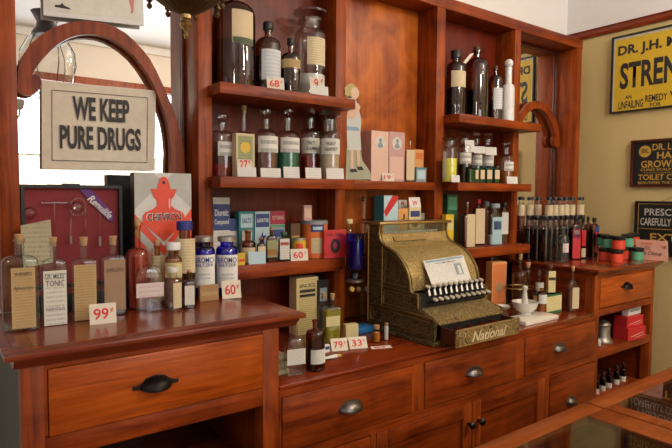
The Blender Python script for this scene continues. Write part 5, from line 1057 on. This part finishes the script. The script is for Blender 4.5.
r2 = redbox(627.5, 643.5, 316, z2, None, 'upper red carton stacked on the other red carton', dp=.08, Y=r1.location.y+.012)
z3 = zat(636, 316, r2.location.x, r2.location.y)+.001
carton('grey_carton', 'small grey printed carton on top of the red cartons', 'box', 629, 641, 308, z3, Y=r1.location.y+.03, dp=.04, front='lab_card', deco=[('r', .1, .9, .5, .85, 'slate')])
r3 = carton('red_carton', 'dark red carton at the back of the open shelf behind the canister', 'box', 596, 614, 314, ZS, Y=-.16, dp=.08, front='crimson')
bottle('small_bottle', 'small white topped vial at the left edge of the open shelf', 'vial', 596.8, 601, 338, ZS, vb=346, gl='white_glass', hs=.6, hn=.8, hg=.9, nr=.6, cap=('none', ''))
s0 = None
for i, (u, lb) in enumerate(((596.5, 'leftmost of the five small dark labelled bottles on the lowest shelf'), (603.3, 'second small dark labelled bottle on the lowest shelf'), (610, 'middle small dark labelled bottle on the lowest shelf'), (618.2, 'fourth small dark labelled bottle on the lowest shelf'), (625.3, 'last small dark labelled bottle on the lowest shelf'))):
    Yb = -.44
    x = at(u, 385, Y=Yb).x
    if s0 is None:
        s0 = bottle('small_bottle', lb, 'bottle', u-3.4, u+3.4, 374, .4303, Y=Yb, gl='glass_brown', hs=.62, hn=.74, hg=.9, nr=.42, cap=('cap', 'black_cap'), liq=(.58, 'liq_dark'), labs=[(u-3.2, u+3.2, 388, 398, 'lab_white')], group='small dark bottles on the lowest shelf')
    else: dup(s0, (x, Yb+.004*i, s0.location.z), lb)

# ================================================================== under the left cabinet
tag(MB().box(-.075, .075, -.1, .1, 0, .075, .006).build('storage_box', 'slate', None, (.44, -.30, .6225)), 'pale blue grey box on the low shelf under the wide drawer', 'box')
tag(MB().box(-.11, .11, -.11, .11, 0, .02, .002).build('wooden_board', 'wood_h', None, (.72, -.28, .6225)), 'loose cherry board lying on the low shelf under the wide drawer', 'board')

# ================================================================== chandelier in front of the hutch
c = at(186, 30, Y=-1.15); t = thing('brass_chandelier', 'antique brass chandelier with fluted bowl and finial hanging before the hutch', 'chandelier', (c.x, c.y, 0))
z0 = zat(186, 39, c.x, c.y); z1 = zat(186, 15, c.x, c.y)
f_ = (z1-z0)
MB().lathe([(.001, z0), (.003, z0+f_*.05), (.004, z0+f_*.18), (.0025, z0+f_*.24), (.004, z0+f_*.38), (.009, z0+f_*.52), (.010, z0+f_*.62), (.008, z0+f_*.70), (.006, z0+f_*.76), (.0085, z0+f_*.84), (.0085, z0+f_)], 24).build('finial', 'brass', t)
mb = MB(); bm = mb.bm; prev = None; N_ = 64
for j in range(9):
    s_ = j/8; rr_ = .009+.046*s_**.9; z_ = z1+.001+.030*s_**1.25
    ring = []
    for k in range(N_):
        a = 2*math.pi*k/N_; r_ = rr_*(1+.05*math.cos(a*16))
        ring.append(bm.verts.new((r_*math.cos(a), r_*math.sin(a), z_)))
    if prev:
        for k in range(N_): bm.faces.new((prev[k], prev[(k+1) % N_], ring[(k+1) % N_], ring[k]))
    else: bm.faces.new(ring[::-1])
    prev = ring
bm.faces.new(prev)
mb.build('fluted_bowl', 'dark_brass', t)
zb2 = z1+.0315
MB().lathe([(.055, zb2), (.060, zb2+.004), (.050, zb2+.008), (.03, zb2+.016), (.014, zb2+.03), (.010, zb2+.06), (.018, zb2+.08), (.010, zb2+.10), (.007, zb2+.12), (.007, 3.26), (.045, 3.27), (.05, 3.299)], 28).build('stem', 'brass', t)
for k in range(4):
    a = R_(18)+k*math.pi/2; ca_, sa_ = math.cos(a), math.sin(a)
    am = MB().tube([(ca_*r_, sa_*r_, z_) for r_, z_ in ((.012, zb2+.05), (.03, zb2+.06), (.055, zb2+.07), (.075, zb2+.10), (.078, zb2+.13))], .005).build('arm', 'brass', t)
    sh_ = MB().lathe([(.012, 0), (.018, .01), (.024, .03), (.026, .055), (.024, .056), (.015, .02), (.001, .012)], 24).build('lamp_shade', 'white_glass', am); sh_.location = (ca_*.078, sa_*.078, zb2+.131)
for k in range(8):
    a = R_(-36.5)+k*math.pi/4; ca_, sa_ = math.cos(a)*.057, math.sin(a)*.057
    o = MB().lathe([(.001, -.022), (.004, -.019), (.0045, -.015), (.002, -.012), (.0055, -.008), (.005, -.004), (.002, 0), (.002, .004)], 10).build('drop', 'dark_brass', t); o.location = (ca_, sa_, zb2-.001)

# ================================================================== show globe seen in the left mirror
VM = .29
gc = at(48, 75, Y=2.79); gx, gy = gc.x, VM-2.79
t = thing('show_globe_lamp', 'large pear shaped leaded glass lantern hanging in the shop, seen in the mirror', 'lantern', (gx, gy, 0))
zt2, zb3 = 2.86, 2.12
zc_ = at(48, 36, Y=2.79).z; zm_ = at(48, 65, Y=2.79).z; zl_ = at(48, 100, Y=2.79).z
MB().loft([(zl_-.03, .012, .012, 2), (zl_, .05, .05, 2), (zl_+.03, .10, .10, 2), (zl_+.07, .14, .14, 2), (zl_+.12, .17, .17, 2), (zm_-.02, .19, .19, 2), (zm_+.03, .197, .197, 2), (zm_+.08, .19, .19, 2), (zm_+.12, .172, .172, 2), (zc_-.03, .135, .135, 2), (zc_, .10, .10, 2)], 32).build('glass_body', 'glass_clear', t)
MB().lathe([(.11, zc_-.002), (.105, zc_+.02), (.075, zc_+.06), (.07, zc_+.10), (.10, zc_+.16), (.11, zc_+.175), (.02, zc_+.18)], 32).build('metal_neck', 'lead', t)
for k in range(6):
    a = k*math.pi/3+.3; pts_ = [(r_*math.cos(a), r_*math.sin(a), z_) for r_, z_ in ((.055, zl_), (.145, zl_+.07), (.20, zm_), (.19, zm_+.10), (.135, zc_-.02), (.105, zc_))]
    MB().tube(pts_, .004, 6).build('lead_band', 'lead', t)
MB().lathe([(.001, zl_-.07), (.012, zl_-.06), (.014, zl_-.04), (.02, zl_-.031)], 16).build('bottom_finial', 'lead', t)
MB().tube([(0, 0, zc_+.18), (0, 0, 3.299)], .005).build('chain', 'lead', t)

c = at(459, 2.5, Z=ZT)
tag(MB().box(-.03, .03, -.02, .03, 0, .05, .001).build('small_carton', 'white_card', None, (c.x+.01, .05, ZT+.0005), 0, smooth=False), 'small white carton standing on top of the hutch', 'box')
